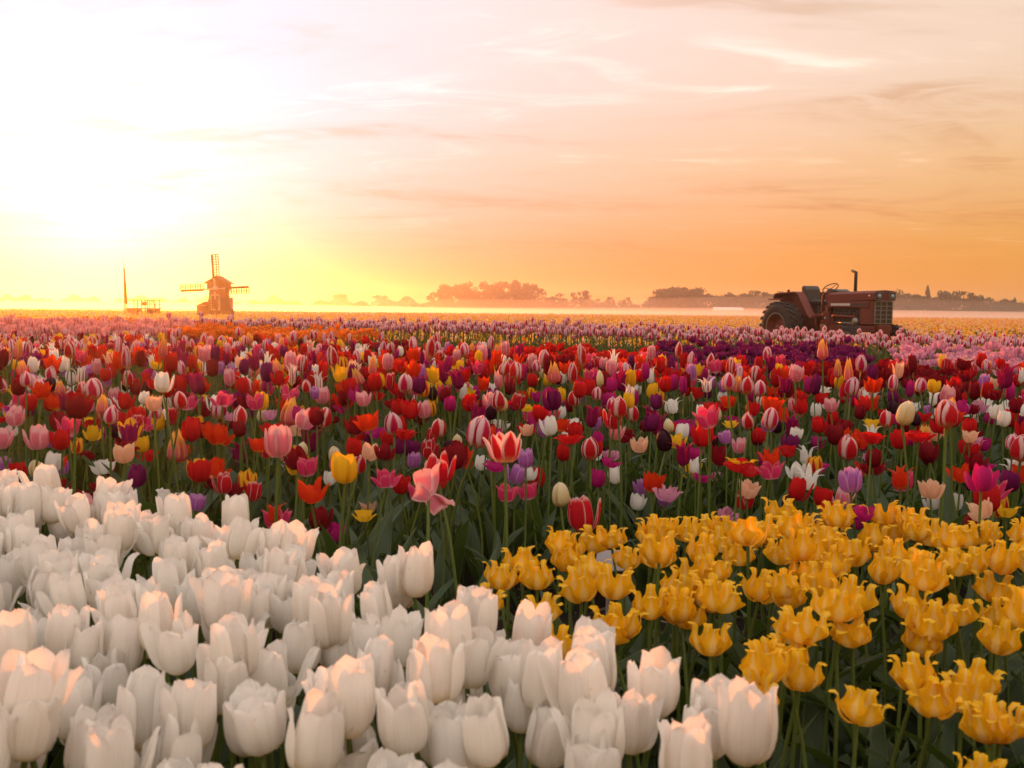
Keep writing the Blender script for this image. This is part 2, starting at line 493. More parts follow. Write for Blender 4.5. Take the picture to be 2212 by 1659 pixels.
SHAPES = {
    # r: distance from the axis / Rm, z: height / H, a: half angle / A
    'cup': dict(H=.074, Rm=.030, A=.74, r=[(0, .14), (.10, .52), (.32, .98), (.55, 1.03), (.8, .93), (1, .78)], z=[(0, 0), (.1, .035), (.32, .27), (.55, .53), (.8, .80), (1, 1)],
                a=[(0, .45), (.25, .95), (.55, 1.0), (.8, .92), (.93, .62), (1, .05)], open=.0, jit=.06, ec=-.04, flare=.04, wave=.03),
    'tall': dict(H=.088, Rm=.0305, A=.80, r=[(0, .14), (.09, .52), (.28, .96), (.52, 1.05), (.8, 1.0), (1, .90)], z=[(0, 0), (.09, .03), (.28, .22), (.52, .49), (.8, .80), (1, 1)],
                 a=[(0, .45), (.25, .95), (.55, 1.0), (.8, .95), (.92, .74), (.97, .42), (1, .08)], open=.0, jit=.07, ec=-.04, flare=.09, wave=.075),
    'tallopen': dict(H=.084, Rm=.031, A=.74, r=[(0, .14), (.09, .54), (.28, .98), (.52, 1.10), (.8, 1.10), (1, 1.10)], z=[(0, 0), (.09, .03), (.28, .22), (.52, .49), (.8, .80), (1, 1)],
                     a=[(0, .45), (.25, .95), (.55, 1.0), (.8, .90), (.92, .66), (.97, .38), (1, .06)], open=.04, jit=.12, ec=-.06, flare=.16, wave=.09),
    'cupopen': dict(H=.066, Rm=.031, A=.68, r=[(0, .14), (.10, .55), (.32, 1.0), (.55, 1.10), (.8, 1.15), (1, 1.22)], z=[(0, 0), (.1, .035), (.32, .27), (.55, .53), (.8, .80), (1, 1)],
                    a=[(0, .45), (.25, .95), (.55, 1.0), (.8, .80), (.93, .42), (1, .03)], open=.08, jit=.12, ec=-.08, flare=.12, wave=.05),
    'egg': dict(H=.070, Rm=.026, ls=.20, A=1.02, r=[(0, .14), (.08, .5), (.3, .98), (.5, 1.0), (.78, .74), (1, .22)], z=[(0, 0), (.08, .03), (.3, .26), (.5, .5), (.78, .82), (1, 1)],
                a=[(0, .45), (.25, .9), (.55, 1.0), (.8, .9), (.93, .75), (1, .06)], open=.0, jit=.03, ec=-.02, flare=.0, wave=.01),
    'flame': dict(H=.078, Rm=.024, A=.84, r=[(0, .16), (.08, .6), (.26, 1.0), (.45, .94), (.75, .58), (1, .28)], z=[(0, 0), (.08, .03), (.26, .2), (.45, .42), (.75, .76), (1, 1)],
                  a=[(0, .45), (.25, .95), (.5, 1.0), (.75, .75), (.92, .45), (1, .04)], open=.0, jit=.05, ec=.0, flare=.10, wave=.03),
    'lily': dict(H=.080, Rm=.023, A=.66, r=[(0, .16), (.1, .6), (.3, 1.0), (.55, .92), (.78, 1.1), (1, 2.0)], z=[(0, 0), (.1, .04), (.3, .28), (.55, .58), (.78, .85), (1, 1)],
                 a=[(0, .5), (.25, .95), (.5, 1.0), (.72, .62), (.9, .22), (1, .02)], open=.04, jit=.12, ec=.0, flare=.25, wave=.06),
    'poppy': dict(H=.056, Rm=.033, A=.72, r=[(0, .1), (.1, .5), (.3, .98), (.55, 1.25), (.8, 1.45), (1, 1.6)], z=[(0, 0), (.1, .04), (.3, .30), (.55, .58), (.8, .84), (1, 1)],
                  a=[(0, .45), (.25, .9), (.55, 1.0), (.8, .92), (.94, .6), (1, .05)], open=.22, jit=.22, ec=-.12, flare=.2, wave=.10),
    'crown': dict(H=.062, Rm=.029, A=.70, r=[(0, .16), (.10, .62), (.30, 1.02), (.45, 1.10), (.58, 1.04), (.72, .98), (.87, 1.14), (1, 1.42)], z=[(0, 0), (.1, .06), (.30, .28), (.45, .46), (.58, .62), (.72, .82), (.87, 1.0), (1, 1.02)],
                  a=[(0, .5), (.22, .98), (.42, 1.14), (.50, 1.06), (.57, .74), (.66, .58), (.85, .47), (.95, .42), (1, .20)], open=.10, jit=.14, ec=.0, ec4=.34, flare=.1, wave=.07),
    'double': dict(H=.050, Rm=.033, A=.62, r=[(0, .12), (.1, .5), (.32, .98), (.6, 1.1), (.85, 1.12), (1, 1.15)], z=[(0, 0), (.1, .04), (.32, .3), (.6, .6), (.85, .88), (1, 1)],
                   a=[(0, .45), (.25, .9), (.55, 1.0), (.85, .85), (.95, .6), (1, .1)], open=.12, jit=.25, ec=-.1, flare=.15, wave=.16, layers=3),
    'far': dict(H=.06, Rm=.032, A=.95, r=[(0, .3), (1, 1.1)], z=[(0, 0), (1, 1)], a=[(0, .8), (1, .6)], open=.05, jit=.1, ec=0, flare=.0, wave=.05, layers=1),
    'star': dict(H=.050, Rm=.018, A=.55, r=[(0, .2), (.2, .8), (.5, 1.2), (.8, 2.0), (1, 2.7)], z=[(0, 0), (.2, .2), (.5, .55), (.8, .9), (1, .92)],
                 a=[(0, .5), (.3, 1), (.6, .8), (.85, .4), (1, .03)], open=.1, jit=.2, ec=0, flare=.1, wave=.05),
}


WIDTH = {'tall': 2.3, 'tallopen': 2.5, 'cup': 2.15, 'cupopen': 2.55, 'egg': 2.08, 'flame': 2.0, 'lily': 3.4, 'poppy': 3.7, 'double': 2.7, 'crown': 3.05}


def flower(shape, seed, nu, nv):
    """list of petals, each (verts, quads, uvs), about the top of the stalk at the origin"""
    p = SHAPES[shape]
    rg = np.random.default_rng(seed)
    L = p.get('layers', 2)
    out = []
    rot0 = rg.uniform(0, 2)
    vv = np.linspace(0, 1, nv + 1)
    vv = 1 - (1 - vv) ** 1.15
    if shape == 'crown' and nv >= 7:
        vv = np.interp(np.linspace(0, 1, nv + 1), [0, .12, .4, .75, .88, 1], [0, .1, .40, .66, .85, 1])
    uu = np.linspace(-1, 1, nu + 1)
    top = rg.uniform(.74, 1.06) if shape.startswith('tall') else rg.uniform(.9, 1.05)
    hgt = rg.uniform(.90, 1.08)
    for ly in range(L):
        sc = 1.0 - p.get('ls', 0.13) * ly if L == 2 else 1.0 - 0.27 * ly
        for k in range(3):
            th = rot0 + k * 2 * math.pi / 3 + ly * math.pi / 3 + rg.normal(0, .06)
            op = p['open'] + rg.normal(0, p['jit']) + (0.03 if ly == 0 else -0.02)
            if rg.random() < .12 and shape in ('cup', 'cupopen', 'tall', 'tallopen'):
                op += rg.uniform(.15, .5)
            fl = p['flare'] * rg.uniform(.2, 1.7)
            hs = rg.uniform(.92, 1.07) * (1 if ly == 0 else 1.02)
            ph1, ph2 = rg.uniform(0, 6.28, 2)
            r = spline(p['r'], vv) * p['Rm'] * sc * rg.uniform(.95, 1.05)
            r = r * (1 + (top - 1) * vv**2)
            z = spline(p['z'], vv) * p['H'] * hs * hgt
            a = spline(p['a'], vv) * p['A'] * rg.uniform(.93, 1.07)
            r = r + fl * p['Rm'] * np.clip((vv - .68) / .32, 0, 1) ** 2
            z = z - fl * .25 * p['Rm'] * np.clip((vv - .68) / .32, 0, 1) ** 2
            VV, UU = np.meshgrid(vv, uu, indexing='ij')
            rr = r[:, None] * (1 + p['ec'] * UU**2 * VV + p.get('ec4', 0) * UU**4 * np.exp(-((VV - .48) / .17) ** 2))
            rr = rr + p['wave'] * p['Rm'] * np.sin(2.6 * UU + ph1 + 3.5 * VV) * VV**1.5
            rr = rr - .05 * p['Rm'] * np.exp(-(UU / .16) ** 2) * np.sin(np.pi * np.clip(VV * 1.1, 0, 1))   # mid-rib fold
            zz = z[:, None] + p['wave'] * .6 * p['Rm'] * np.sin(3.3 * UU + ph2) * VV**2
            tw = rg.normal(0, .10)
            ang = UU * a[:, None] + tw * VV
            x, y = rr * np.cos(ang), rr * np.sin(ang)
            c, s_ = math.cos(op), math.sin(op)
            x0 = p['Rm'] * .15
            xr, zr = x0 + (x - x0) * c + zz * s_, -(x - x0) * s_ * .9 + zz * c
            ct, st = math.cos(th), math.sin(th)
            V = np.stack([xr * ct - y * st, xr * st + y * ct, zr], -1).reshape(-1, 3)
            U2 = np.stack([(UU + 1) / 2, VV], -1).reshape(-1, 2)
            q = [(i * (nu + 1) + j, i * (nu + 1) + j + 1, (i + 1) * (nu + 1) + j + 1, (i + 1) * (nu + 1) + j) for i in range(nv) for j in range(nu)]
            out.append((V, q, U2))
    return out


def leaf_geo(seed, L=.30, W=.040, nv=6, nu=2):
    rg = np.random.default_rng(seed)
    v = np.linspace(0, 1, nv + 1)
    wv = W * spline([(0, .45), (.2, .8), (.45, 1.0), (.75, .66), (.93, .24), (1, .02)], v) / 2
    bend = rg.uniform(.25, .95)
    ang = R(84) - bend * v**1.5 - rg.uniform(.0, .35)
    dx, dz = np.cos(ang) * L / nv, np.sin(ang) * L / nv
    cx = .006 + np.concatenate([[0], np.cumsum(dx[1:])])
    cz = np.concatenate([[0], np.cumsum(dz[1:])])
    ph = rg.uniform(0, 6)
    V, UV = [], []
    for i in range(nv + 1):
        nx, nz = -math.sin(ang[i]), math.cos(ang[i])
        for j in range(nu + 1):
            u = -1 + 2 * j / nu
            off = abs(u) * wv[i] * .45 + .10 * W * u * math.sin(7 * v[i] + ph)
            V.append((cx[i] + nx * off, u * wv[i], cz[i] + nz * off))
            UV.append(((u + 1) / 2, v[i]))
    q = [(i * (nu + 1) + j, i * (nu + 1) + j + 1, (i + 1) * (nu + 1) + j + 1, (i + 1) * (nu + 1) + j) for i in range(nv) for j in range(nu)]
    a = rg.uniform(0, 6.28)
    V = np.array(V)
    c, s = math.cos(a), math.sin(a)
    V = np.stack([V[:, 0] * c - V[:, 1] * s, V[:, 0] * s + V[:, 1] * c, V[:, 2]], -1)
    return V, q, UV


def stem_geo(seed, n=6, seg=4, rad=.0036):
    """a stalk of unit height; returns geometry and the sideways shift of its top"""
    rg = np.random.default_rng(seed)
    bx, by = rg.normal(0, .022, 2)
    cx, cy = rg.normal(0, .012, 2)
    pts = [(bx * t * t + cx * math.sin(math.pi * t), by * t * t + cy * math.sin(math.pi * t), t) for t in np.linspace(0, 1, seg + 1)]
    V, UV = [], []
    for k, (x, y, z) in enumerate(pts):
        r = rad * (1.15 - .25 * k / seg)
        for i in range(n):
            a = 2 * math.pi * i / n
            V.append((x + r * math.cos(a), y + r * math.sin(a), z))
            UV.append((.5, z))
    q = [(k * n + i, k * n + (i + 1) % n, (k + 1) * n + (i + 1) % n, (k + 1) * n + i) for k in range(seg) for i in range(n)]
    return np.array(V), q, UV, (bx, by)


def me_of(name, geo, mat):
    return MB().add(*geo).mesh(name, mat)


# shared stalks and leaves
STEMS, LEAVES = [], []
for k in range(7):
    V, q, UV, off = stem_geo(100 + k)
    STEMS.append((me_of('stem', (V, q, UV), STEM), off))
for k in range(10):
    LEAVES.append(me_of('leaf', leaf_geo(200 + k, rnd.uniform(.26, .38), rnd.uniform(.036, .052), 8, 2), LEAF))

PETALS = {}


def petals_of(shape, mat, seed, nu, nv):
    key = (shape, mat, seed, nu, nv)
    if key not in PETALS:
        PETALS[key] = [me_of('petal', g, PM[mat]) for g in flower(shape, seed, nu, nv)]
    return PETALS[key]


def plant(name, x, y, zg, zh, shape, mat, variant, size, rz, nu, nv, n_leaf=2, tilt=None):
    """one tulip with its own stalk, leaves and petals; zh is the height of the base of the head"""
    root = empty(name, (x, y, zg), 0)
    H = zh - zg
    sm, (bx, by) = STEMS[rnd.randrange(len(STEMS))]
    a = rnd.uniform(0, 6.28)
    st = bpy.data.objects.new('stem', sm)
    st.scale = (1.15 * size, 1.15 * size, H)
    st.rotation_euler = (0, 0, a)
    link(st, root)
    s = 1.15 * size
    ox, oy = s * (bx * math.cos(a) - by * math.sin(a)), s * (bx * math.sin(a) + by * math.cos(a))
    tx, ty = tilt if tilt else (rnd.gauss(0, .09), rnd.gauss(0, .09))
    for me in petals_of(shape, mat, variant, nu, nv):
        o = bpy.data.objects.new('petal', me)
        o.location = (ox, oy, H - .002)
        o.rotation_euler = (tx, ty, rz)
        o.scale = (size, size, size)
        link(o, root)
    for k in range(n_leaf):
        o = bpy.data.objects.new('leaf', rnd.choice(LEAVES))
        sc = rnd.uniform(.75, 1.15) * min(1.2, max(.7, H / .42))
        o.scale = (sc, sc, sc)
        o.rotation_euler = (0, 0, rnd.uniform(0, 6.28))
        o.location = (0, 0, -.005)
        link(o, root)
    return root, (x + ox, y + oy, zh + SHAPES[shape]['H'] * size * .5), (tx, ty)


WHOLE = {}


def whole_mesh(shape, mat, variant, H, nu, nv, n_leaf=2):
    """a distant tulip as one small mesh"""
    key = (shape, mat, variant, round(H, 2), nu)
    if key not in WHOLE:
        b = MB()
        V, q, UV, (bx, by) = stem_geo(100 + variant, 4, 2, .0038)
        b.add(V * np.array([1, 1, H]), q, UV, 1)
        rg = random.Random(variant * 7 + 3)
        tx, ty = rg.gauss(0, .1), rg.gauss(0, .1)
        M = np.array(Matrix.Rotation(ty, 3, 'Y') @ Matrix.Rotation(tx, 3, 'X'))
        for g in flower(shape, 40 + variant, nu, nv):
            b.add(g[0] @ M.T + np.array([bx, by, H - .002]), g[1], g[2], 0)
        for k in range(n_leaf):
            b.add(*leaf_geo(300 + variant * 5 + k, .75 * H + .02, .040, 4, 2), 2)
        WHOLE[key] = b.mesh('tulip_mesh', [PM[mat], STEM, LEAF])
    return WHOLE[key]


# ------------------------------------------------------------------ ground
GP = [(-60, 0), (0, 0), (1.5, 0), (3.0, .11), (5.2, .20), (7.3, .25), (9, .265), (11.5, .275), (16, .04), (21, -.18), (25, -.23), (36, -.16), (60, -.06), (92, -.02), (110, -.1), (900, -.1)]


def zg(y):
    return float(spline(GP, [y])[0])


def ground_sheet():
    ys = np.concatenate([np.linspace(-30, 0, 6)[:-1], np.linspace(0, 14, 113), np.linspace(14.5, 40, 40), np.linspace(44, 120, 24), np.linspace(140, 760, 12)])
    zs = spline(GP, ys)
    rg = np.random.default_rng(3)
    V, Fc = [], []
    nx = 61
    for j, (y, z) in enumerate(zip(ys, zs)):
        half = 8 + max(y, 0) * 1.15
        for i in range(nx):
            u = -1 + 2 * i / (nx - 1)
            x = (abs(u) ** 1.3 * math.copysign(1, u)) * half
            V.append((x, y, z - .03 + .012 * math.sin(x * 9 + y * 3) + rg.normal(0, .008)))
    for j in range(len(ys) - 1):
        for i in range(nx - 1):
            Fc.append((j * nx + i, j * nx + i + 1, (j + 1) * nx + i + 1, (j + 1) * nx + i))
    m, t = new_mat('dark_soil')
    co = t.n('ShaderNodeTexCoord').outputs['Object']
    n1, n2, n3 = t.noise(co, 3, 5, .6), t.noise(co, 45, 5, .7), t.noise(co, 160, 3, .7)
    c = t.mix(n1, (0.020, 0.013, 0.010), (0.055, 0.036, 0.026))
    c = t.mix(t.step(n3, .60, .72), c, (0.16, 0.11, 0.07))
    finish(t, principled(t, c, .9, 0, t.m('ADD', n2, t.m('MULTIPLY', n3, .4)), .9, .2, .03))
    o = MB().add(V, Fc).obj('ground', m)
    tag(o, 'dark brown soil of the tulip field', kind='structure')


ground_sheet()


# ------------------------------------------------------------------ beds
def inside(poly, x, y):
    c = False
    for i in range(len(poly)):
        (x1, y1), (x2, y2) = poly[i], poly[i - 1]
        if (y1 > y) != (y2 > y) and x < (x2 - x1) * (y - y1) / (y2 - y1) + x1:
            c = not c
    return c


def scatter(poly, gap, seed, taken=(), skip=(), tries=30, anis=1.0):
    """points in a polygon no closer than gap (a hash-grid dart throw)"""
    rg = random.Random(seed)
    xs, ys = [p[0] for p in poly], [p[1] for p in poly]
    cell = {}

    def free(x, y, g):
        i, j = int(x // gap), int(y // gap)
        for a in range(i - 1, i + 2):
            for b in range(j - 1, j + 2):
                for (px, py) in cell.get((a, b), ()):
                    if (px - x) ** 2 + (py - y) ** 2 < g * g:
                        return False
        return True

    for (x, y) in taken:
        cell.setdefault((int(x // gap), int(y // gap)), []).append((x, y))
    area = abs(sum(poly[i - 1][0] * poly[i][1] - poly[i][0] * poly[i - 1][1] for i in range(len(poly)))) / 2
    out = []
    for _ in range(int(area / gap**2 * tries)):
        x, y = rg.uniform(min(xs), max(xs)), rg.uniform(min(ys), max(ys))
        if not inside(poly, x, y) or any(inside(s, x, y) for s in skip) or not free(x, y, gap * rg.uniform(.82, 1.0)):
            continue
        cell.setdefault((int(x // gap), int(y // gap)), []).append((x, y))
        out.append((x, y))
    return out


WHITE_BED = [(-1.28, 2.32), (-.36, 1.80), (-.04, 1.42), (.12, 1.27), (.27, 1.10), (.25, 1.0), (.1, .93), (-.6, .93), (-.95, 1.25), (-1.55, 2.15)]
YELLOW_BED = [(-.10, 1.66), (.20, 2.12), (.42, 2.22), (1.38, 2.30), (.92, 1.25), (.66, 1.0), (.48, 1.14), (.20, 1.44)]
RED_BED = [(.05, 5.8), (.80, 5.7), (1.05, 7.3), (.05, 7.3)]
PURPLE_BED = [(.86, 5.75), (1.50, 5.55), (2.25, 6.3), (2.75, 8.1), (1.12, 8.1)]
CRIMSON_BED = [(1.40, 4.95), (2.20, 4.75), (2.5, 5.45), (1.60, 5.75)]
CANDY_BED = [(2.30, 5.9), (3.3, 5.0), (4.6, 7.3), (3.0, 7.8)]
SNOW_BED = [(1.75, 4.62), (2.8, 4.15), (3.1, 4.75), (2.3, 5.0)]
ORANGE_BED = [(-2.95, 8.5), (-1.30, 8.0), (-1.25, 9.4), (-3.2, 10.3)]
ORANGE_BACK = [(-6.4, 11.2), (-3.5, 11.2), (-3.6, 13.2), (-7.4, 13.6)]
BAND = [(-3.7, 10.9), (-1.1, 9.9), (0, 9.4), (5.6, 8.5), (6.2, 10.2), (0, 11.9), (-4.4, 13.0)]
SALMON_BED = [(-5.6, 7.7), (-3.3, 7.9), (-2.4, 8.8), (-3.4, 10.7), (-6.6, 11.0)]
MIXED_BED = [(-2.1, 2.95), (-.9, 2.55), (-.35, 2.62), (.25, 2.85), (.6, 2.72), (1.8, 2.62), (2.35, 3.6), (2.75, 4.3), (3.0, 5.3), (2.4, 5.7), (1.6, 5.5), (.85, 5.72), (.05, 5.9), (-.05, 7.0), (-1.3, 7.7), (-3.1, 8.2), (-4.7, 7.8), (-3.3, 5.0)]
BEDS = [RED_BED, PURPLE_BED, CRIMSON_BED, CANDY_BED, SNOW_BED, ORANGE_BED]

LANDMARKS = [(-1, 'past the left edge'), (150, 'at left edge'), (380, 'below the flagpole'), (580, 'below the windmill'), (860, 'right of the windmill'), (1040, 'below left tree clump'),
             (1220, 'below the tallest trees'), (1400, 'below the small trees'), (1600, 'below the round grove'), (1780, "below tractor's rear wheel"), (1960, "below tractor's grille"), (2213, 'at right edge'), (99999, 'past the right edge')]


def zone(dx):
    return next(s for lim, s in LANDMARKS if dx < lim)


PENDING = []   # (object, dx, dy, look, bed, group, depth in the bed)
ORD = ['second', 'third', 'fourth', 'fifth', 'sixth', 'seventh', 'eighth', 'ninth', 'tenth', 'eleventh']


def settle_labels():
    """give every flower the label that singles it out; what still agrees shares a label and its group"""
    byk = {}
    for rec in PENDING:
        o, dx, dy, head, place, group, depth = rec
        zn = zone(dx) if dy < 1690 else 'past the bottom edge'
        byk.setdefault((head, place, depth, zn), []).append(rec)
    for (head, place, depth, zn), rs in byk.items():
        rs.sort(key=lambda r: r[1])
        n = len(rs)
        for i, r in enumerate(rs):
            extra = ''
            if zn.startswith('past') or n == 1 or n > 12:
                extra = ''
            elif i == 0:
                extra = 'leftmost '
            elif i == n - 1:
                extra = 'rightmost '
            elif n == 3:
                extra = 'middle '
            else:
                extra = ORD[i - 1] + ' from left, '
            tag(r[0], f'{extra}{head}, {depth} {place}, {zn}', 'tulip', r[5])


def lean(t):
    return 'left-leaning' if t[1] < -.10 else 'right-leaning' if t[1] > .10 else 'upright'


# ---- white bed
WHITE_HEROES = [(485, 1315, 105, 'tall'), (810, 1500, 132, 'tall'), (1262, 1530, 136, 'tall'), (1550, 1548, 140, 'tall'), (1405, 1535, 128, 'tallopen'), (1140, 1420, 112, 'tall'),
                (1085, 1580, 140, 'tallopen'), (525, 1590, 138, 'tallopen'), (338, 1535, 125, 'tall'), (100, 1500, 140, 'tall'), (600, 1392, 108, 'tallopen'), (492, 1430, 86, 'tall'),
                (975, 1350, 112, 'tall'), (990, 1475, 112, 'tallopen'), (700, 1625, 130, 'tall'), (1440, 1625, 150, 'tallopen'), (285, 1625, 130, 'tallopen'), (45, 1570, 130, 'tall'),
                (100, 1140, 76, 'tall'), (30, 1125, 72, 'tall'), (285, 1165, 80, 'tallopen'), (225, 1095, 58, 'tall'), (528, 1110, 72, 'tall'), (650, 1180, 74, 'tall'), (245, 1265, 92, 'tall'),
                (405, 1255, 88, 'tall'), (715, 1275, 92, 'tallopen'), (820, 1270, 84, 'tallopen'), (745, 1350, 98, 'tall'), (1060, 1400, 88, 'tallopen'), (960, 1620, 135, 'tall'),
                (585, 1490, 112, 'tallopen'), (185, 1560, 100, 'tall'), (300, 1360, 92, 'tall'), (75, 1390, 100, 'tall'), (1230, 1440, 100, 'tallopen'), (875, 1560, 100, 'tallopen')]
# the same, for a bed of real plants: photo point and width give distance and height
taken = []


def hero(name, dx, dy, wpx, shape, mat, real_w, nu, nv, var, nl=2, tilt=None, zmin=.16):
    D = real_w * F / (wpx * K)
    p = at(dx, dy, D)
    size = real_w / (WIDTH[shape] * SHAPES[shape]['Rm'])
    g = zg(p[1])
    hh = SHAPES[shape]['H'] * size
    zh = max(p[2] - hh * .5, g + zmin)
    o, c, t = plant(name, p[0], p[1], g, zh, shape, mat, var, size, rnd.uniform(0, 6.28), nu, nv, nl, tilt)
    return o, p, t


def depth_word(dy, lo, hi, words_):
    i = int((dy - lo) / (hi - lo) * len(words_))
    return words_[max(0, min(len(words_) - 1, i))]


W_DEPTH = ['back of', 'rear half of', 'middle of', 'fore half of', 'front of']
SHAPE_WORDS = {'tall': 'closed', 'tallopen': 'open', 'cup': 'cupped', 'cupopen': 'opening', 'egg': 'egg-shaped', 'flame': 'slender', 'lily': 'spiky', 'poppy': 'wide-open', 'double': 'ruffled', 'crown': 'crown-shaped', 'star': 'starry'}
for i, (dx, dy, wp, sh) in enumerate(WHITE_HEROES):
    o, p, t = hero('white_tulip', dx, dy, wp, sh, 'white', .066, 8, 10, 500 + i % 9 if sh == 'tall' else 520 + i % 9, 2)
    taken.append((p[0], p[1]))
    PENDING.append((o, dx, dy, f'{lean(t)} {SHAPE_WORDS[sh]} white tulip', 'white bed', 'white tulips in the front bed', depth_word(dy, 1000, 1650, W_DEPTH)))
for (x, y) in scatter(WHITE_BED, .0625, 5, taken):
    sh = rnd.choice(['tall', 'tall', 'tallopen'])
    size = rnd.uniform(.78, .97)
    zh = .487 + .042 * (y - 1.0) - SHAPES[sh]['H'] * .45 + rnd.gauss(0, .021)
    var = (500 if sh == 'tall' else 520) + rnd.randrange(14)
    o, c, t = plant('white_tulip', x, y, zg(y), zh, sh, 'white', var, size, rnd.uniform(0, 6.28), 8, 10, 2)
    dx, dy = proj(c)
    PENDING.append((o, dx, dy, f'{lean(t)} {SHAPE_WORDS[sh]} white tulip', 'white bed', 'white tulips in the front bed', depth_word(dy, 1000, 1650, W_DEPTH)))

# ---- yellow bed
YELLOW_HEROES = [(1230, 1218), (1165, 1238), (1095, 1258), (1040, 1288), (1345, 1165), (1300, 1332), (1145, 1325), (1405, 1293), (1490, 1298), (1555, 1222), (1450, 1145),
                 (1790, 1213), (1795, 1308), (1665, 1273), (1680, 1338), (1560, 1402), (1637, 1408), (1698, 1442), (1765, 1422), (1800, 1512), (1960, 1482), (2060, 1502), (1890, 1362), (1925, 1435),
                 (1920, 1232), (2020, 1238), (1930, 1312), (2170, 1462), (2110, 1332), (2130, 1570), (2190, 1558), (2165, 1385), (1215, 1385), (1980, 1150), (1610, 1140), (1770, 1150)]
Y_DEPTH = ['back edge of', 'back of', 'rear half of', 'middle of', 'fore half of', 'front of', 'front edge of']
ytaken = []
for i, (dx, dy) in enumerate(YELLOW_HEROES):
    wp = 66 + (dy - 1110) * .11
    o, p, t = hero('yellow_crown_tulip', dx, dy, wp, 'crown', 'crown', .066, 8, 11, 600 + i % 8, 3)
    ytaken.append((p[0], p[1]))
    PENDING.append((o, dx, dy, f'{lean(t)} yellow crown-shaped tulip', 'yellow bed', 'yellow crown tulips in the right bed', depth_word(dy, 1100, 1620, Y_DEPTH)))
for (x, y) in scatter(YELLOW_BED, .070, 6, ytaken):
    if rnd.random() < (.66 if y < 1.5 else .50 if y < 1.72 else .12):
        continue
    zh = .475 - .03 + rnd.gauss(0, .022) + .03 * (y - 1.5)
    o, c, t = plant('yellow_crown_tulip', x, y, zg(y), zh, 'crown', 'crown', 600 + rnd.randrange(12), rnd.uniform(.72, .90), rnd.uniform(0, 6.28), 8, 11, 3)
    dx, dy = proj(c)
    PENDING.append((o, dx, dy, f'{lean(t)} yellow crown-shaped tulip', 'yellow bed', 'yellow crown tulips in the right bed', depth_word(dy, 1100, 1620, Y_DEPTH)))

# ---- mixed bed
KINDS = {  # name: (colour words, petal material, shape, weight, height offset, size)
    'red_tulip': ('plain red', 'red', 'cup', 2.1, 0, 1.0),
    'red_poppy_tulip': ('blood red', 'red', 'poppy', .9, -.01, .80),
    'scarlet_tulip': ('orange-red', 'scarlet', 'cupopen', 1.0, 0, 1.0),
    'scarlet_lily_tulip': ('orange-red', 'scarlet', 'lily', .35, 0, .95),
    'crimson_tulip': ('dark crimson', 'crimson', 'cup', 1.1, .0, .98),
    'crimson_double_tulip': ('dark crimson', 'crimson', 'double', .8, -.04, .95),
    'striped_tulip': ('pink-and-white striped', 'striped', 'egg', .6, .08, 1.05),
    'red_striped_tulip': ('red-and-white striped', 'redstripe', 'egg', .45, .08, 1.08),
    'pink_tulip': ('soft pink', 'pink', 'cup', .6, .03, 1.0),
    'rose_tulip': ('rose pink', 'rose', 'cupopen', .8, .0, .95),
    'magenta_tulip': ('magenta', 'magenta', 'cup', 1.3, -.02, .85),
    'magenta_poppy_tulip': ('magenta', 'magenta', 'poppy', .35, -.04, .75),
    'purple_tulip': ('deep purple', 'purple', 'cup', .65, .0, .95),
    'plum_lily_tulip': ('plum purple', 'plum', 'lily', .5, .03, 1.15),
    'lilac_tulip': ('lilac', 'lilac', 'cup', .6, -.03, .85),
    'black_tulip': ('almost black', 'black', 'egg', .4, -.01, .9),
    'white_cup_tulip': ('snow white', 'snow', 'cup', .95, -.02, .85),
    'white_lily_tulip': ('pinkish white', 'snow', 'lily', .4, -.02, .85),
    'white_double_tulip': ('snow white', 'snow', 'double', .22, -.06, .95),
    'yellow_tulip': ('golden yellow', 'yellow', 'cup', .5, .0, .95),
    'yellow_poppy_tulip': ('golden yellow', 'yellow', 'poppy', .25, -.02, .72),
    'cream_tulip': ('cream', 'cream', 'egg', .3, -.04, .9),
    'peach_tulip': ('peach', 'peach', 'cupopen', .3, -.02, .9),
    'sunrise_tulip': ('yellow-tipped pink', 'dawn', 'flame', .55, .06, 1.08),
    'white_edged_tulip': ('white-edged red', 'rededge', 'cup', .5, .0, .95),
    'flamed_yellow_tulip': ('red-flamed yellow', 'yellowflame', 'cup', .38, -.01, .92),
    'flamed_white_tulip': ('red-flamed white', 'whiteflame', 'lily', .25, -.03, .9),
    'pink_double_tulip': ('candy pink', 'candy', 'double', .25, -.06, .9),
}
M_EDGES = [752, 768, 788, 815, 850, 900, 960, 1040]
M_DEPTH = ['back edge of', 'back of', 'rear quarter of', 'rear half of', 'middle of', 'fore half of', 'front quarter of', 'front of', 'front edge of']


def mixed_depth(dy):
    return M_DEPTH[sum(dy > e for e in M_EDGES)]


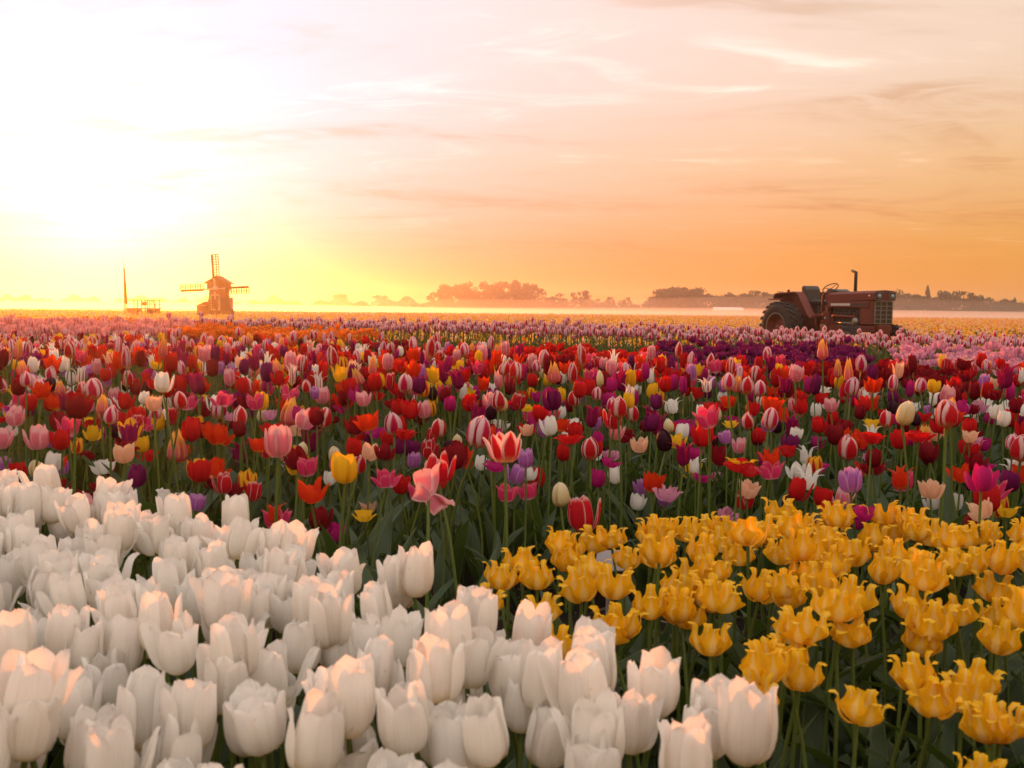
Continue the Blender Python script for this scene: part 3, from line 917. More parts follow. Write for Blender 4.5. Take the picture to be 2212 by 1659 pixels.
MIXED_HEROES = [(1104, 968, 76, 'red_striped_tulip'), (980, 930, 52, 'striped_tulip'), (992, 1013, 60, 'white_edged_tulip'), (735, 1012, 60, 'yellow_tulip'), (577, 950, 58, 'pink_tulip'),
                (601, 888, 38, 'sunrise_tulip'), (345, 960, 42, 'sunrise_tulip'), (410, 1015, 45, 'red_tulip'), (705, 945, 56, 'plum_lily_tulip'), (505, 985, 48, 'plum_lily_tulip'), (800, 1030, 48, 'rose_tulip'),
                (875, 1028, 30, 'white_lily_tulip'), (1262, 1122, 66, 'white_edged_tulip'), (1225, 1070, 40, 'cream_tulip'), (548, 1030, 40, 'flamed_yellow_tulip'), (628, 1050, 36, 'flamed_white_tulip'),
                (432, 1105, 34, 'lilac_tulip'), (345, 872, 40, 'peach_tulip'), (237, 875, 34, 'sunrise_tulip'), (197, 838, 36, 'striped_tulip'), (383, 826, 36, 'white_cup_tulip'), (473, 883, 36, 'striped_tulip'),
                (843, 916, 40, 'striped_tulip'), (868, 938, 54, 'red_poppy_tulip'), (1165, 864, 38, 'purple_tulip'), (1533, 900, 52, 'rose_tulip'), (1480, 1010, 33, 'yellow_tulip'), (2030, 895, 48, 'red_striped_tulip'),
                (2166, 966, 45, 'red_striped_tulip'), (1838, 970, 42, 'red_striped_tulip'), (1868, 945, 62, 'red_poppy_tulip'), (1735, 922, 50, 'plum_lily_tulip'), (1580, 1002, 62, 'red_poppy_tulip'), (1965, 894, 40, 'cream_tulip'),
                (2130, 1027, 50, 'magenta_tulip'), (1877, 1107, 70, 'magenta_poppy_tulip'), (1395, 1068, 30, 'lilac_tulip'), (1404, 952, 36, 'black_tulip'), (290, 922, 38, 'flamed_yellow_tulip'), (155, 872, 50, 'crimson_tulip'),
                (60, 950, 45, 'pink_tulip'), (32, 876, 34, 'striped_tulip'), (735, 1196, 36, 'magenta_tulip'), (770, 1095, 36, 'peach_tulip'), (1828, 846, 30, 'striped_tulip'), (1325, 985, 30, 'black_tulip'), (1655, 985, 42, 'scarlet_lily_tulip'),
                (1505, 940, 44, 'red_tulip'), (1245, 945, 60, 'red_poppy_tulip'), (1778, 1010, 44, 'magenta_poppy_tulip'), (1735, 985, 40, 'white_lily_tulip'), (2100, 940, 34, 'peach_tulip'), (1985, 1080, 34, 'white_cup_tulip'), (2030, 1080, 34, 'white_cup_tulip'),
                (700, 1050, 62, 'scarlet_tulip'), (470, 1055, 50, 'crimson_double_tulip'), (835, 1225, 50, 'red_poppy_tulip'), (1450, 1080, 34, 'lilac_tulip'), (1142, 1020, 28, 'lilac_tulip'), (1370, 1108, 32, 'white_cup_tulip'), (1950, 1085, 34, 'scarlet_tulip'),
                (2120, 1075, 56, 'red_tulip'), (1585, 1070, 40, 'white_edged_tulip'), (1540, 1080, 34, 'pink_double_tulip'), (1860, 1040, 46, 'lilac_tulip'), (2165, 1105, 58, 'yellow_poppy_tulip'), (2115, 1095, 52, 'peach_tulip'), (1640, 1118, 26, 'magenta_tulip')]
mtaken = []
for i, (dx, dy, wp, kn) in enumerate(MIXED_HEROES):
    cw, mat, sh, _w, _dz, sz = KINDS[kn]
    if kn == 'red_striped_tulip' and i == 0:
        sh = 'cupopen'
    rw = {'poppy': .084, 'lily': .072, 'double': .066}.get(sh, .057) * sz * (1.15 if wp > 50 else 1.0)
    if sh == 'poppy':
        wp *= 1.0
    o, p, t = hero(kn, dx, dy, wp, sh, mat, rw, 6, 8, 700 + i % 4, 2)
    mtaken.append((p[0], p[1]))
    PENDING.append((o, dx, dy, f'{cw} {SHAPE_WORDS[sh]} tulip', 'mixed bed', f'{kn.replace("_", " ")}s in the mixed bed', mixed_depth(dy)))
names, weights = list(KINDS), np.array([v[3] for v in KINDS.values()])
pts = scatter(MIXED_BED, .092, 7, mtaken, BEDS)
pts.sort(key=lambda p: p[1])
for i, (x, y) in enumerate(pts):
    wts = weights.copy()
    for k, nm in enumerate(names):
        if y > 6.2 and x < -.8:
            wts[k] *= 2.2 if nm in ('white_cup_tulip', 'striped_tulip', 'peach_tulip', 'yellow_tulip') else .8
        if x > .6 and nm.startswith(('red', 'crimson', 'purple', 'magenta', 'black')):
            wts[k] *= 1.35
        if 4.6 < y < 5.9 and -.6 < x < 1.6 and nm.startswith('yellow'):
            wts[k] *= 3.5
    kn = rnd.choices(names, wts)[0]
    cw, mat, sh, _w, dz, sz = KINDS[kn]
    g = zg(y)
    front = max(0.0, 1 - (y - 2.55) / 1.3)
    hh = .40 + dz + max(-.13, min(.09, rnd.gauss(0, .058))) * (1 if y < 5 else .5) - (dz * .4 if y > 5 else 0) - (.03 if y > 6 else 0) - .10 * front * rnd.random()
    size = sz * rnd.uniform(.68, .96)
    grp = f'{kn.replace("_", " ")}s in the mixed bed'
    if i < 540:
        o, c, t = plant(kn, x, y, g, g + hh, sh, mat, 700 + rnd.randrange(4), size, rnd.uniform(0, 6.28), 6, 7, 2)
    else:
        v = rnd.randrange(3)
        o = bpy.data.objects.new(kn, whole_mesh(sh, mat, v, .42, 4, 5))
        s = size
        o.location, o.rotation_euler, o.scale = (x, y, g), (0, 0, rnd.uniform(0, 6.28)), (s, s, hh / .42)
        link(o)
        c = (x, y, g + hh + .03)
    dx, dy = proj(c)
    PENDING.append((o, dx, dy, f'{cw} {SHAPE_WORDS[sh]} tulip', 'mixed bed', grp, mixed_depth(dy)))


# ---- beds of one kind farther back: single flowers in front, what lies behind them as one mass
def mass(name, pts, shape, mats, hfun, nu, nv, seed, n_leaf=1, stem=True, rs=(.85, 1.1), label=None):
    """many low flowers as ONE mesh (stuff)"""
    rg = np.random.default_rng(seed)
    protos = []
    for v in range(4):
        b = MB()
        H = .40
        if stem:
            V, q, UV, (bx, by) = stem_geo(100 + v, 3, 1, .004)
            b.add(V * np.array([1, 1, H]), q, UV, len(mats))
        else:
            bx = by = 0
        for g in flower(shape, 60 + v, nu, nv):
            b.add(g[0] + np.array([bx, by, H]), g[1], g[2], 0)
        for k in range(n_leaf):
            b.add(*leaf_geo(400 + v * 3 + k, .30, .045, 2, 2), len(mats) + 1)
        protos.append((np.array(b.v), np.array(b.f), np.array(b.uv), np.array(b.mi)))
    Vs, Fs, Us, Ms, off = [], [], [], [], 0
    for (x, y) in pts:
        V, f, uv, mi = protos[rg.integers(4)]
        h, s, a, k = hfun(x, y, rg), rg.uniform(*rs), rg.uniform(0, 6.28), rg.integers(len(mats))
        c, sn = math.cos(a) * s, math.sin(a) * s
        W = np.stack([V[:, 0] * c - V[:, 1] * sn + x, V[:, 0] * sn + V[:, 1] * c + y, np.where(V[:, 2] > .40, h + (V[:, 2] - .40) * s, V[:, 2] * h / .40) + zg(y)], -1)
        Vs.append(W)
        Fs.append(f + off)
        Us.append(uv)
        Ms.append(np.where(mi == 0, k, mi))
        off += len(V)
    V, f, uv, mi = np.concatenate(Vs), np.concatenate(Fs), np.concatenate(Us), np.concatenate(Ms)
    me = bpy.data.meshes.new(name)
    me.vertices.add(len(V))
    me.vertices.foreach_set('co', V.astype(np.float32).ravel())
    me.loops.add(f.size)
    me.loops.foreach_set('vertex_index', f.astype(np.int32).ravel())
    me.polygons.add(len(f))
    me.polygons.foreach_set('loop_start', np.arange(0, f.size, 4, dtype=np.int32))
    for m in [PM[k] for k in mats] + [STEM, LEAF]:
        me.materials.append(m)
    me.polygons.foreach_set('material_index', mi.astype(np.int32))
    me.polygons.foreach_set('use_smooth', np.ones(len(f), bool))
    ul = me.uv_layers.new(name='uv')
    ul.data.foreach_set('uv', uv[f.ravel()].astype(np.float32).ravel())
    me.update()
    me.validate()
    o = link(bpy.data.objects.new(name, me))
    return tag(o, label, kind='stuff')


def bed(poly, gap, seed, name, shape, mat, h, size, words_, bedname, group, most=280, skip=(), mass_name=None, mass_label=None):
    pts = sorted(scatter(poly, gap, seed, (), skip), key=lambda p: p[1] - .15 * abs(p[0]))
    vis = [p for p in pts if -120 < proj((p[0], p[1], .7))[0] < 2330]
    one, rest = vis[:most], vis[most:]
    ys = [p[1] for p in one]
    q = sorted(ys)
    for (x, y) in one:
        v = rnd.randrange(4)
        hh = (h(x) if callable(h) else h) + rnd.gauss(0, .022)
        s = size * rnd.uniform(.88, 1.1)
        o = bpy.data.objects.new(name, whole_mesh(shape, mat, v, .42, 4, 4, 2))
        g = zg(y)
        o.location, o.rotation_euler, o.scale = (x, y, g), (0, 0, rnd.uniform(0, 6.28)), (s, s, hh / .42)
        link(o)
        dx, dy = proj((x, y, g + hh))
        r = sum(1 for k in q if k < y) / len(q)
        PENDING.append((o, dx, dy, words_, bedname, group, ['front edge of', 'front of', 'fore half of', 'middle of', 'rear half of', 'back of', 'back edge of'][min(6, int(r * 7))]))
    if rest:
        mass(mass_name, rest, shape, [mat], lambda x, y, rg: (h(x) if callable(h) else h) + rg.normal(0, .03), 2, 3, seed, 1, True, (size * .88, size * 1.1), mass_label)


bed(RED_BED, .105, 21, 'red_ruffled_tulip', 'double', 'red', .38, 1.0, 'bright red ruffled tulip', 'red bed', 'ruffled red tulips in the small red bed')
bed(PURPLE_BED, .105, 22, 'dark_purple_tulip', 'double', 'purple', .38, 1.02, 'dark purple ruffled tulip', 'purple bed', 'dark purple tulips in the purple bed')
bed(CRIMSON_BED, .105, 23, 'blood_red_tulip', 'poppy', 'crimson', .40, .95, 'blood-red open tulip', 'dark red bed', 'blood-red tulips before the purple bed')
bed(CANDY_BED, .110, 24, 'candy_pink_tulip', 'double', 'candy', .40, 1.05, 'candy pink ruffled tulip', 'candy pink bed', 'candy pink tulips in the bed right of the tractor', 290, (), 'candy_pink_tulip_rows', 'candy pink ruffled tulips massed at the back of their bed')
bed(SNOW_BED, .10, 25, 'low_white_tulip', 'cupopen', 'snow', .28, .95, 'low snow-white tulip', 'low white bed', 'low white tulips at the right edge')
bed(ORANGE_BED, .085, 26, 'orange_star_tulip', 'star', 'orange', .41, 1.45, 'orange starry tulip', 'orange bed', 'orange starry tulips in front of the windmill', 290, (), 'orange_star_tulip_rows', 'orange starry tulips massed at the back of their bed')
bed(BAND, .115, 27, 'striped_row_tulip', 'egg', 'striped', lambda x: .432 - .055 * min(1, max(0, (x - .5) / 3.5)), 1.0, 'pink-and-white striped tulip', 'long striped row', 'striped tulips of the long row', 295, [ORANGE_BED], 'striped_tulip_rows', 'pink-and-white striped tulips massed at the back of the long row')
bed(SALMON_BED, .112, 28, 'salmon_tulip', 'cup', 'salmon', .42, .98, 'salmon pink tulip', 'salmon bed', 'salmon pink tulips at the left of the field', 290, [ORANGE_BED], 'salmon_tulip_rows', 'salmon pink tulips massed at the back of their bed')
mass('orange_tulip_rows', scatter(ORANGE_BACK, .10, 31), 'star', ['orange', 'salmon'], lambda x, y, rg: .40 + rg.normal(0, .03), 2, 3, 31, 1, True, (1.2, 1.6), 'orange tulips massed between flagpole and windmill')

# far yellow field, thinning with distance only where the eye can no longer tell
rg = np.random.default_rng(77)
far = []
for (y0, y1, dens) in ((15.5, 26, 7), (26, 40, 15), (40, 92, 14)):
    half = (y0 + y1) / 2 * .60 + 2
    n = int((y1 - y0) * half * 2 * dens)
    ys = rg.uniform(y0, y1, n)
    xs = rg.uniform(-1, 1, n) * (ys * .58 + 2)
    far += [(float(a), float(b)) for a, b in zip(xs, ys)]
TR = at(1790, 690, 28.6)
far = [p for p in far if not (abs(p[0] - TR[0] - .6) < 2.6 and abs(p[1] - 27.6) < 2.6)]
mass('yellow_tulip_field', far, 'far', ['yellow', 'yellow', 'yellow', 'yellow', 'peach', 'orange', 'cream', 'salmon'], lambda x, y, rg: .39 + rg.normal(0, .045), 2, 1, 41, 2, False, (.75, 1.15), 'far field of yellow and orange tulips reaching to the mist')

# leaves that fill the beds below the flowers
def leaf_mass(name, pts, seed, label, s0=.7, s1=1.15):
    rg = np.random.default_rng(seed)
    protos = [leaf_geo(800 + k, .32, .045, 4, 2) for k in range(8)]
    Vs, Fs, Us, off = [], [], [], 0
    for (x, y) in pts:
        for _ in range(2):
            V, q, uv = protos[rg.integers(8)]
            s, a = rg.uniform(s0, s1), rg.uniform(0, 6.28)
            c, sn = math.cos(a) * s, math.sin(a) * s
            Vs.append(np.stack([V[:, 0] * c - V[:, 1] * sn + x, V[:, 0] * sn + V[:, 1] * c + y, V[:, 2] * s + zg(y) - .01], -1))
            Fs.append(np.array(q) + off)
            Us.append(np.array(uv))
            off += len(V)
    b = MB()
    b.v, b.f, b.uv = np.concatenate(Vs).tolist(), np.concatenate(Fs).tolist(), np.concatenate(Us).tolist()
    b.mi, b.sm = [0] * len(b.f), [True] * len(b.f)
    tag(b.obj(name, LEAF), label, kind='stuff')


leaf_mass('tulip_foliage', scatter(MIXED_BED, .10, 51, (), [], 12), 51, 'grey-green tulip leaves crowding the mixed bed', .5, .9)
leaf_mass('bed_foliage', scatter(WHITE_BED, .12, 52, (), [], 12) + scatter(YELLOW_BED, .085, 53, (), [], 12), 52, 'dark tulip leaves under the white and yellow flowers', .6, 1.0)
leaf_mass('row_foliage', sum((scatter(b, .13, 54 + i, (), [], 10) for i, b in enumerate((RED_BED, PURPLE_BED, CRIMSON_BED, CANDY_BED, ORANGE_BED, SALMON_BED, BAND))), []), 54, 'tulip leaves under the rows behind the mixed bed', .8, 1.2)
settle_labels()

# big leaves and lone stalks standing in the gap between the beds
for k, (dx, dy, D, sc) in enumerate([(1010, 1250, 2.15, 1.0), (1050, 1250, 2.0, .95), (960, 1290, 1.95, .9), (930, 1260, 2.2, .9), (870, 1240, 2.3, .9), (1100, 1260, 1.9, .8), (800, 1200, 2.5, 1.0), (690, 1180, 2.6, 1.0)]):
    p = at(dx, dy, D)
    g = zg(p[1])
    root = empty('tulip_plant', (p[0], p[1], g))
    for j in range(4):
        o = bpy.data.objects.new('leaf', LEAVES[(k * 3 + j) % 10])
        o.rotation_euler = (0, 0, j * 1.6 + k)
        s = sc * (1.0 + .12 * (j % 3))
        o.scale = (s, s, s * 1.05)
        link(o, root)
    where = ['beside the tall red-striped tulip', 'left of the first yellow flowers', 'behind the white bed, in the gap', 'below the drooping pink tulip', 'behind white blooms, left of the drooping tulip', 'under the leftmost yellow blooms', 'in the gap below the magenta tulip', 'beside the lone white tulip at the bed corner'][k]
    tag(root, f'flowerless tulip leaves {where}', 'plant', 'leaf clumps in the gap')

# the spent pink tulip whose petals hang down
D = 2.05
p = at(905, 1090, D)
g = zg(p[1])
root = empty('drooping_pink_tulip', (p[0], p[1], g), 0, 'spent coral-pink tulip with two petals up and one hanging down', 'tulip')
H = p[2] - g + .01
st = bpy.data.objects.new('stem', STEMS[2][0])
st.scale = (1.1, 1.1, H)
link(st, root)
bx, by = STEMS[2][1]
pet = petals_of('poppy', 'pink', 950, 6, 9)
for k, (rx, ry, rz, s) in enumerate([(0, -.25, 1.4, 1.05), (0, .15, 3.3, 1.05), (0, -1.1, .2, 1.0), (0, 2.5, .4, 1.2), (0.3, 2.7, 1.5, 1.15)]):
    o = bpy.data.objects.new('petal', pet[k])
    o.location = (bx * 1.1, by * 1.1, H - .004)
    o.rotation_euler = (rx, ry, rz)
    o.scale = (s * .75, s * .75, s * 1.15)
    link(o, root)

# straw and dead leaves on the bare soil
b = MB()
for _ in range(900):
    x, y = rnd.uniform(-1.0, 1.9), rnd.uniform(1.0, 3.2)
    a, L = rnd.uniform(0, 3.14), rnd.uniform(.03, .12)
    z = zg(y) - .012 + rnd.uniform(0, .012)
    c, s = math.cos(a) * L, math.sin(a) * L
    b.add([(x, y, z), (x + .003, y, z + .002), (x + c + .003, y + s, z + rnd.uniform(0, .02)), (x + c, y + s, z + .004)], [(0, 1, 2, 3)], None, 0, False)
tag(b.obj('straw_litter', plain('straw', (0.22, 0.15, 0.08), .8, 0, .4, 20)), 'dry straw lying on the bare soil between the beds', kind='stuff')

# small pale plant label on a stake among the yellow tulips
p = at(1316, 1240, 2.12)
root = empty('plant_label', (p[0], p[1], zg(p[1])), R(8), 'small pale tilted plant sign on a white stake among the yellow tulips', 'sign')
H = p[2] - zg(p[1])
pale = plain('pale_plastic', (0.30, 0.26, 0.28), .4, 0, .1, 10, .05)
MB().box((-.006, -.004, -.05), (.006, .004, H + .01)).bevel_obj('stake', pale, root, .002)
MB().box((-.036, -.002, -.028), (.036, .002, .028), M=Matrix.Translation((0, -.006, H + .03)) @ Matrix.Rotation(R(-52), 4, 'X')).bevel_obj('plate', pale, root, .004)

# ------------------------------------------------------------------ tractor
T_RED = plain('tractor_red_paint', (0.120, 0.008, 0.0006), .62, 0, .45, 2.5, .12)
T_DARK = plain('dark_cast_iron', (0.028, 0.020, 0.016), .6, 0, .4, 5, .2)
T_RUB = plain('black_tyre_rubber', (0.014, 0.011, 0.010), .8, 0, .35, 4, .2)
T_WHITE = plain('faded_white_decal', (0.50, 0.44, 0.42), .5, 0, .15, 6, .05)
T_GREY = plain('grey_bare_metal', (0.22, 0.21, 0.19), .4, .6, .2, 8, .05)
T_RIM = plain('dull_rim_metal', (0.075, 0.062, 0.052), .55, .3, .3, 6, .1)
T_BLK = plain('black_seat_vinyl', (0.016, 0.014, 0.014), .5, 0, .3, 8, .1)
T_GLASS = plain('lamp_glass', (0.26, 0.31, 0.34), .15, .3, .05, 8, .0)


def tractor():
    q = at(806.0 / K, 690, 28.6)
    gz = zg(28.6) - .03
    t = empty('tractor', (q[0], 28.6, gz), R(-67), 'old red farm tractor with open seat standing behind the striped tulip row', 'tractor')

    def wheel(name, x, y, r, wd, rim_r, lugs, side):
        wr = empty(name, (x, y, r), 0)
        wr.parent = t
        m = MB()
        hw = wd / 2
        m.lathe([(rim_r, -hw * .8), (rim_r + .03, -hw * .95), (r * .80, -hw), (r * .93, -hw * .92), (r * .965, -hw * .6), (r * .97, 0), (r * .965, hw * .6), (r * .93, hw * .92), (r * .80, hw), (rim_r + .03, hw * .95), (rim_r, hw * .8)], 40)
        for k in range(lugs):
            for sgn in (-1, 1):
                a = 2 * math.pi * (k + (.5 if sgn > 0 else 0)) / lugs
                M = Matrix.Rotation(-a, 4, 'Y')
                da = .22
                pts8 = []
                for (aa, yy) in ((0, sgn * .02), (da, sgn * hw * 1.0)):
                    for rr in (r * .95, r * 1.03 if yy * sgn < hw * .5 else r * 1.01):
                        for tw in (-.035, .035):
                            a2 = aa + tw / r
                            pts8.append(tuple(M @ Vector((rr * math.cos(a2), yy, rr * math.sin(a2)))))
                m.add(pts8, [(0, 1, 3, 2), (4, 6, 7, 5), (0, 2, 6, 4), (1, 5, 7, 3), (2, 3, 7, 6), (0, 4, 5, 1)], None, 0, False)
        m.obj('tyre', T_RUB, wr)
        o = side * hw
        rim = MB().lathe([(rim_r + .012, o * .98), (rim_r - .02, o * .9), (rim_r - .04, o * .25), (rim_r * .55, o * .12), (rim_r * .45, o * .30), (rim_r * .18, o * .34), (.001, o * .36)], 32)
        rm = rim.obj('rim', T_RED, wr)
        ring = MB().lathe([(rim_r + .03, o * .97), (rim_r + .012, o * 1.03), (rim_r - .012, o * 1.0)], 32)
        ring.obj('rim_edge', T_RIM, wr)
        hub = MB().lathe([(rim_r * .2, o * .3), (rim_r * .2, o * .7), (.001, o * .75)], 16)
        for k in range(8):
            a = k * math.pi / 4
            hub.lathe([(.02, 0), (.02, o * .16), (.001, o * .17)], 6, 0, Matrix.Translation((rim_r * .36 * math.cos(a), o * .28, rim_r * .36 * math.sin(a))))
        hub.obj('hub', T_RED, wr)
        return wr

    wheel('rear_wheel', 0, -.84, .72, .44, .40, 22, -1)
    wheel('rear_wheel', 0, .84, .72, .44, .40, 22, 1)
    wheel('front_wheel', 2.62, -.72, .43, .24, .22, 16, -1)
    wheel('front_wheel', 2.62, .72, .43, .24, .22, 16, 1)
    # hood: long box with sloping shoulders and a lip at the front
    hd = MB()
    sec = [(-.33, 1.47), (-.33, 1.66), (-.27, 1.715), (0, 1.73), (.27, 1.715), (.33, 1.66), (.33, 1.47)]
    V, Fc = [], []
    for x, dz in ((1.22, -.02), (2.0, 0), (3.05, .015)):
        V += [(x, yy, zz + dz) for yy, zz in sec]
    n = len(sec)
    for k in range(2):
        Fc += [(k * n + i, k * n + i + 1, (k + 1) * n + i + 1, (k + 1) * n + i) for i in range(n - 1)]
    Fc += [tuple(range(n))[::-1], tuple(range(2 * n, 3 * n)), (0, n, 2 * n, 2 * n + 6, n + 6, 6)]
    hd.add(V, Fc, None, 0, False)
    hd.bevel_obj('hood', T_RED, t, .012)
    nose = MB().box((2.50, -.315, .86), (2.98, .315, 1.468))
    nose.bevel_obj('radiator_housing', T_RED, t, .015)
    MB().box((1.30, -.335, 1.30), (2.85, .335, 1.466)).bevel_obj('side_panel', T_RED, t, .008)
    for sgn in (-1, 1):
        MB().box((1.40, -.338 if sgn < 0 else .335, 1.345), (2.15, -.335 if sgn < 0 else .338, 1.405)).obj('white_stripe', T_WHITE, t)
        MB().box((2.155, -.338 if sgn < 0 else .335, 1.345), (2.82, -.335 if sgn < 0 else .338, 1.405)).obj('dark_stripe', T_DARK, t)
        MB().lathe([(.028, 0), (.028, .006), (.001, .008)], 14, 0, Matrix.Translation((2.84, sgn * .33, 1.60)) @ Matrix.Rotation(0 if sgn > 0 else math.pi, 4, 'Z')).obj('badge', T_WHITE, t)
    # front: lamp panel above, grille below
    lp = MB().box((3.0, -.325, 1.475), (3.075, .325, 1.70)).bevel_obj('lamp_panel', T_DARK, t, .01)
    MB().box((3.076, -.10, 1.50), (3.084, .10, 1.67)).obj('centre_grille', T_RED, t)
    for sgn in (-1, 1):
        MB().lathe([(.062, 0), (.062, .014), (.052, .020), (.001, .026)], 20, 0, Matrix.Translation((3.074, sgn * .215, 1.585)) @ Matrix.Rotation(R(-90), 4, 'Z')).obj('headlight', T_GLASS, t)
        MB().box((3.076, sgn * .215 - .10, 1.487), (3.082, sgn * .215 + .10, 1.497)).obj('lamp_trim', T_GREY, t)
        MB().box((3.076, sgn * .215 - .10, 1.675), (3.082, sgn * .215 + .10, 1.685)).obj('lamp_trim', T_GREY, t)
        MB().box((3.0765, sgn * .11 - .005, 1.49), (3.0835, sgn * .11 + .005, 1.68)).obj('lamp_trim', T_GREY, t)
    gr = MB().box((2.982, -.30, .88), (3.0, .30, 1.46)).obj('grille', T_BLK, t)
    for k in range(4):
        y = -.285 + k * .19
        MB().box((3.0, y - .012, .885), (3.016, y + .012, 1.455)).obj('grille_bar', T_GREY, gr)
    for k in range(6):
        z = .892 + k * .111
        MB().box((3.0, -.296, z - .009), (3.012, .296, z + .009)).obj('grille_bar', T_GREY, gr)
    # engine with its pieces showing between hood and rails
    eng = MB().box((1.35, -.20, .72), (2.5, .20, 1.30))
    en = eng.bevel_obj('engine', T_DARK, t, .02)
    for k in range(6):
        MB().tube([(1.5 + k * .14, -.20, 1.20), (1.5 + k * .14, -.28, 1.18), (1.55 + k * .13, -.30, 1.08)], .022, 8).obj('manifold_pipe', T_DARK, en)
    MB().tube([(1.45, -.30, 1.07), (2.35, -.30, 1.05)], .04, 10).obj('manifold', T_RED, en)
    MB().lathe([(.09, -.30), (.09, -.24), (.06, -.22)], 16, 0, Matrix.Translation((2.25, 0, 1.08))).obj('alternator', T_GREY, en)
    MB().lathe([(.001, -.335), (.10, -.33), (.115, -.27), (.06, -.25)], 18, 0, Matrix.Translation((2.32, 0, .93))).obj('filter_bowl', T_GREY, en)
    MB().tube([(1.5, -.24, .90), (2.2, -.25, .88)], .02, 8).obj('fuel_line', T_GREY, en)
    # rails, transmission, axles
    MB().box((.3, -.26, .58), (1.42, .26, 1.12)).bevel_obj('transmission', T_RED, t, .03)
    for sgn in (-1, 1):
        MB().box((1.30, sgn * .27 - .05, .66), (2.98, sgn * .27 + .05, .82)).bevel_obj('side_rail', T_RED, t, .01)
    MB().tube([(0, -.62, .72), (0, .62, .72)], .13, 14).obj('rear_axle', T_RED, t)
    MB().box((2.66, -.20, .50), (3.06, .20, .86)).bevel_obj('front_bolster', T_RED, t, .02)
    MB().beam((2.62, -.62, .44), (2.62, .62, .44), .10, .12).obj('front_axle', T_RED, t)
    MB().lathe([(.03, 0), (.03, .012), (.001, .014)], 12, 0, Matrix.Translation((2.90, -.205, .745)) @ Matrix.Rotation(math.pi, 4, 'Z')).obj('bolt_cover', T_WHITE, t)
    # cowl beside the driver's feet
    MB().box((1.03, -.31, .84), (1.335, .31, 1.19)).bevel_obj('lower_cowl', T_RED, t, .015)
    for sgn in (-1, 1):
        pn = MB()
        pn.tube([(1.03, sgn * .30, 1.17), (1.04, sgn * .30, 1.60), (1.10, sgn * .30, 1.68), (1.30, sgn * .30, 1.70)], .03, 8)
        pn.tube([(1.31, sgn * .30, 1.17), (1.31, sgn * .30, 1.70)], .03, 8)
        pn.obj('cowl_frame', T_RED, t)
        MB().lathe([(.035, 0), (.035, .02), (.001, .025)], 14, 0, Matrix.Translation((1.17, sgn * .31, 1.00)) @ Matrix.Rotation(0 if sgn > 0 else math.pi, 4, 'Z')).obj('side_lamp', T_GLASS, t)
    MB().box((1.10, -.22, 1.18), (1.28, .22, 1.66)).bevel_obj('instrument_console', T_DARK, t, .02)
    MB().prism([(1.02, 1.70), (1.12, 1.80), (1.42, 1.79), (1.55, 1.725), (1.2, 1.70)], -.22, .22).bevel_obj('dash_cover', T_BLK, t, .02)
    MB().box((1.12, -.42, .66), (1.26, -.31, .84)).bevel_obj('step_box', T_GREY, t, .01)
    MB().tube([(.98, -.42, .50), (.96, -.46, 1.02), (.92, -.46, 1.05)], .016, 8).obj('step_rail', T_RED, t)
    # steering wheel on its column
    sw = MB()
    M = Matrix.Translation((.98, 0, 1.83)) @ Matrix.Rotation(R(-33), 4, 'Y')
    ringp = [M @ Vector((.215 * math.cos(a), .215 * math.sin(a), 0)) for a in np.linspace(0, 2 * math.pi, 29)]
    sw.tube(ringp, .014, 8, 0, False)
    for k in range(3):
        a = k * 2 * math.pi / 3 + .4
        sw.tube([M @ Vector((0, 0, -.03)), M @ Vector((.21 * math.cos(a), .21 * math.sin(a), 0))], .009, 6)
    sw.obj('steering_wheel', T_BLK, t)
    MB().tube([M @ Vector((0, 0, -.02)), (1.20, 0, 1.62)], .028, 10).obj('steering_column', T_DARK, t)
    MB().tube([(2.02, -.06, 1.70), (2.02, -.06, 2.20), (2.00, -.06, 2.23)], .043, 14).obj('exhaust_pipe', T_DARK, t)
    MB().tube([(2.05, -.06, 2.21), (1.86, -.06, 2.275)], .036, 12).obj('rain_cap', T_DARK, t)
    # seat
    MB().box((.18, -.24, 1.38), (.66, .24, 1.50)).bevel_obj('seat', T_BLK, t, .04)
    MB().prism([(.16, 1.44), (.04, 1.84), (.10, 1.905), (.20, 1.90), (.28, 1.80), (.34, 1.46)], -.25, .25).bevel_obj('backrest', T_BLK, t, .035)
    MB().box((.25, -.12, 1.10), (.6, .12, 1.38)).bevel_obj('seat_post', T_DARK, t, .02)
    MB().box((.0, -.50, 1.04), (1.06, .50, 1.08)).obj('platform', T_RED, t)
    # fenders: flat top with a cranked front panel
    for sgn in (-1, 1):
        y0, y1 = sorted((sgn * .36, sgn * .62))
        prof = [(-.70, 1.55), (-.66, 1.66), (-.55, 1.70), (.22, 1.735), (.36, 1.69), (.80, 1.10), (.90, 1.02)]
        inn = [(x - .012, z - .035) for x, z in prof]
        MB().prism(prof + inn[::-1], y0, y1).obj('fender', T_RED, t)
        MB().prism(prof + [(.86, .80), (-.62, .80), (-.72, 1.2)], sgn * .365 - .01, sgn * .365 + .01).obj('fender_side', T_RED, t)
        MB().box((-.80, y0 - .0 if sgn > 0 else y0 - .10, 1.50), (-.15, y1 + .10 if sgn > 0 else y1, 1.535)).bevel_obj('fender_wing', T_RED, t, .01)
        MB().lathe([(.04, 0), (.05, .03), (.001, .05)], 12, 0, Matrix.Translation((-.2, sgn * .5, 1.75))).obj('work_lamp', T_DARK, t)


tractor()

# ------------------------------------------------------------------ windmill
WOOD = plain('dark_weathered_wood', (0.045, 0.022, 0.012), .75, 0, .35, 4, .3)
PALE = plain('pale_painted_wood', (0.34, 0.27, 0.24), .6, 0, .2, 5, .1)
THATCH = plain('brown_thatch', (0.055, 0.027, 0.012), .9, 0, .4, 14, .5)


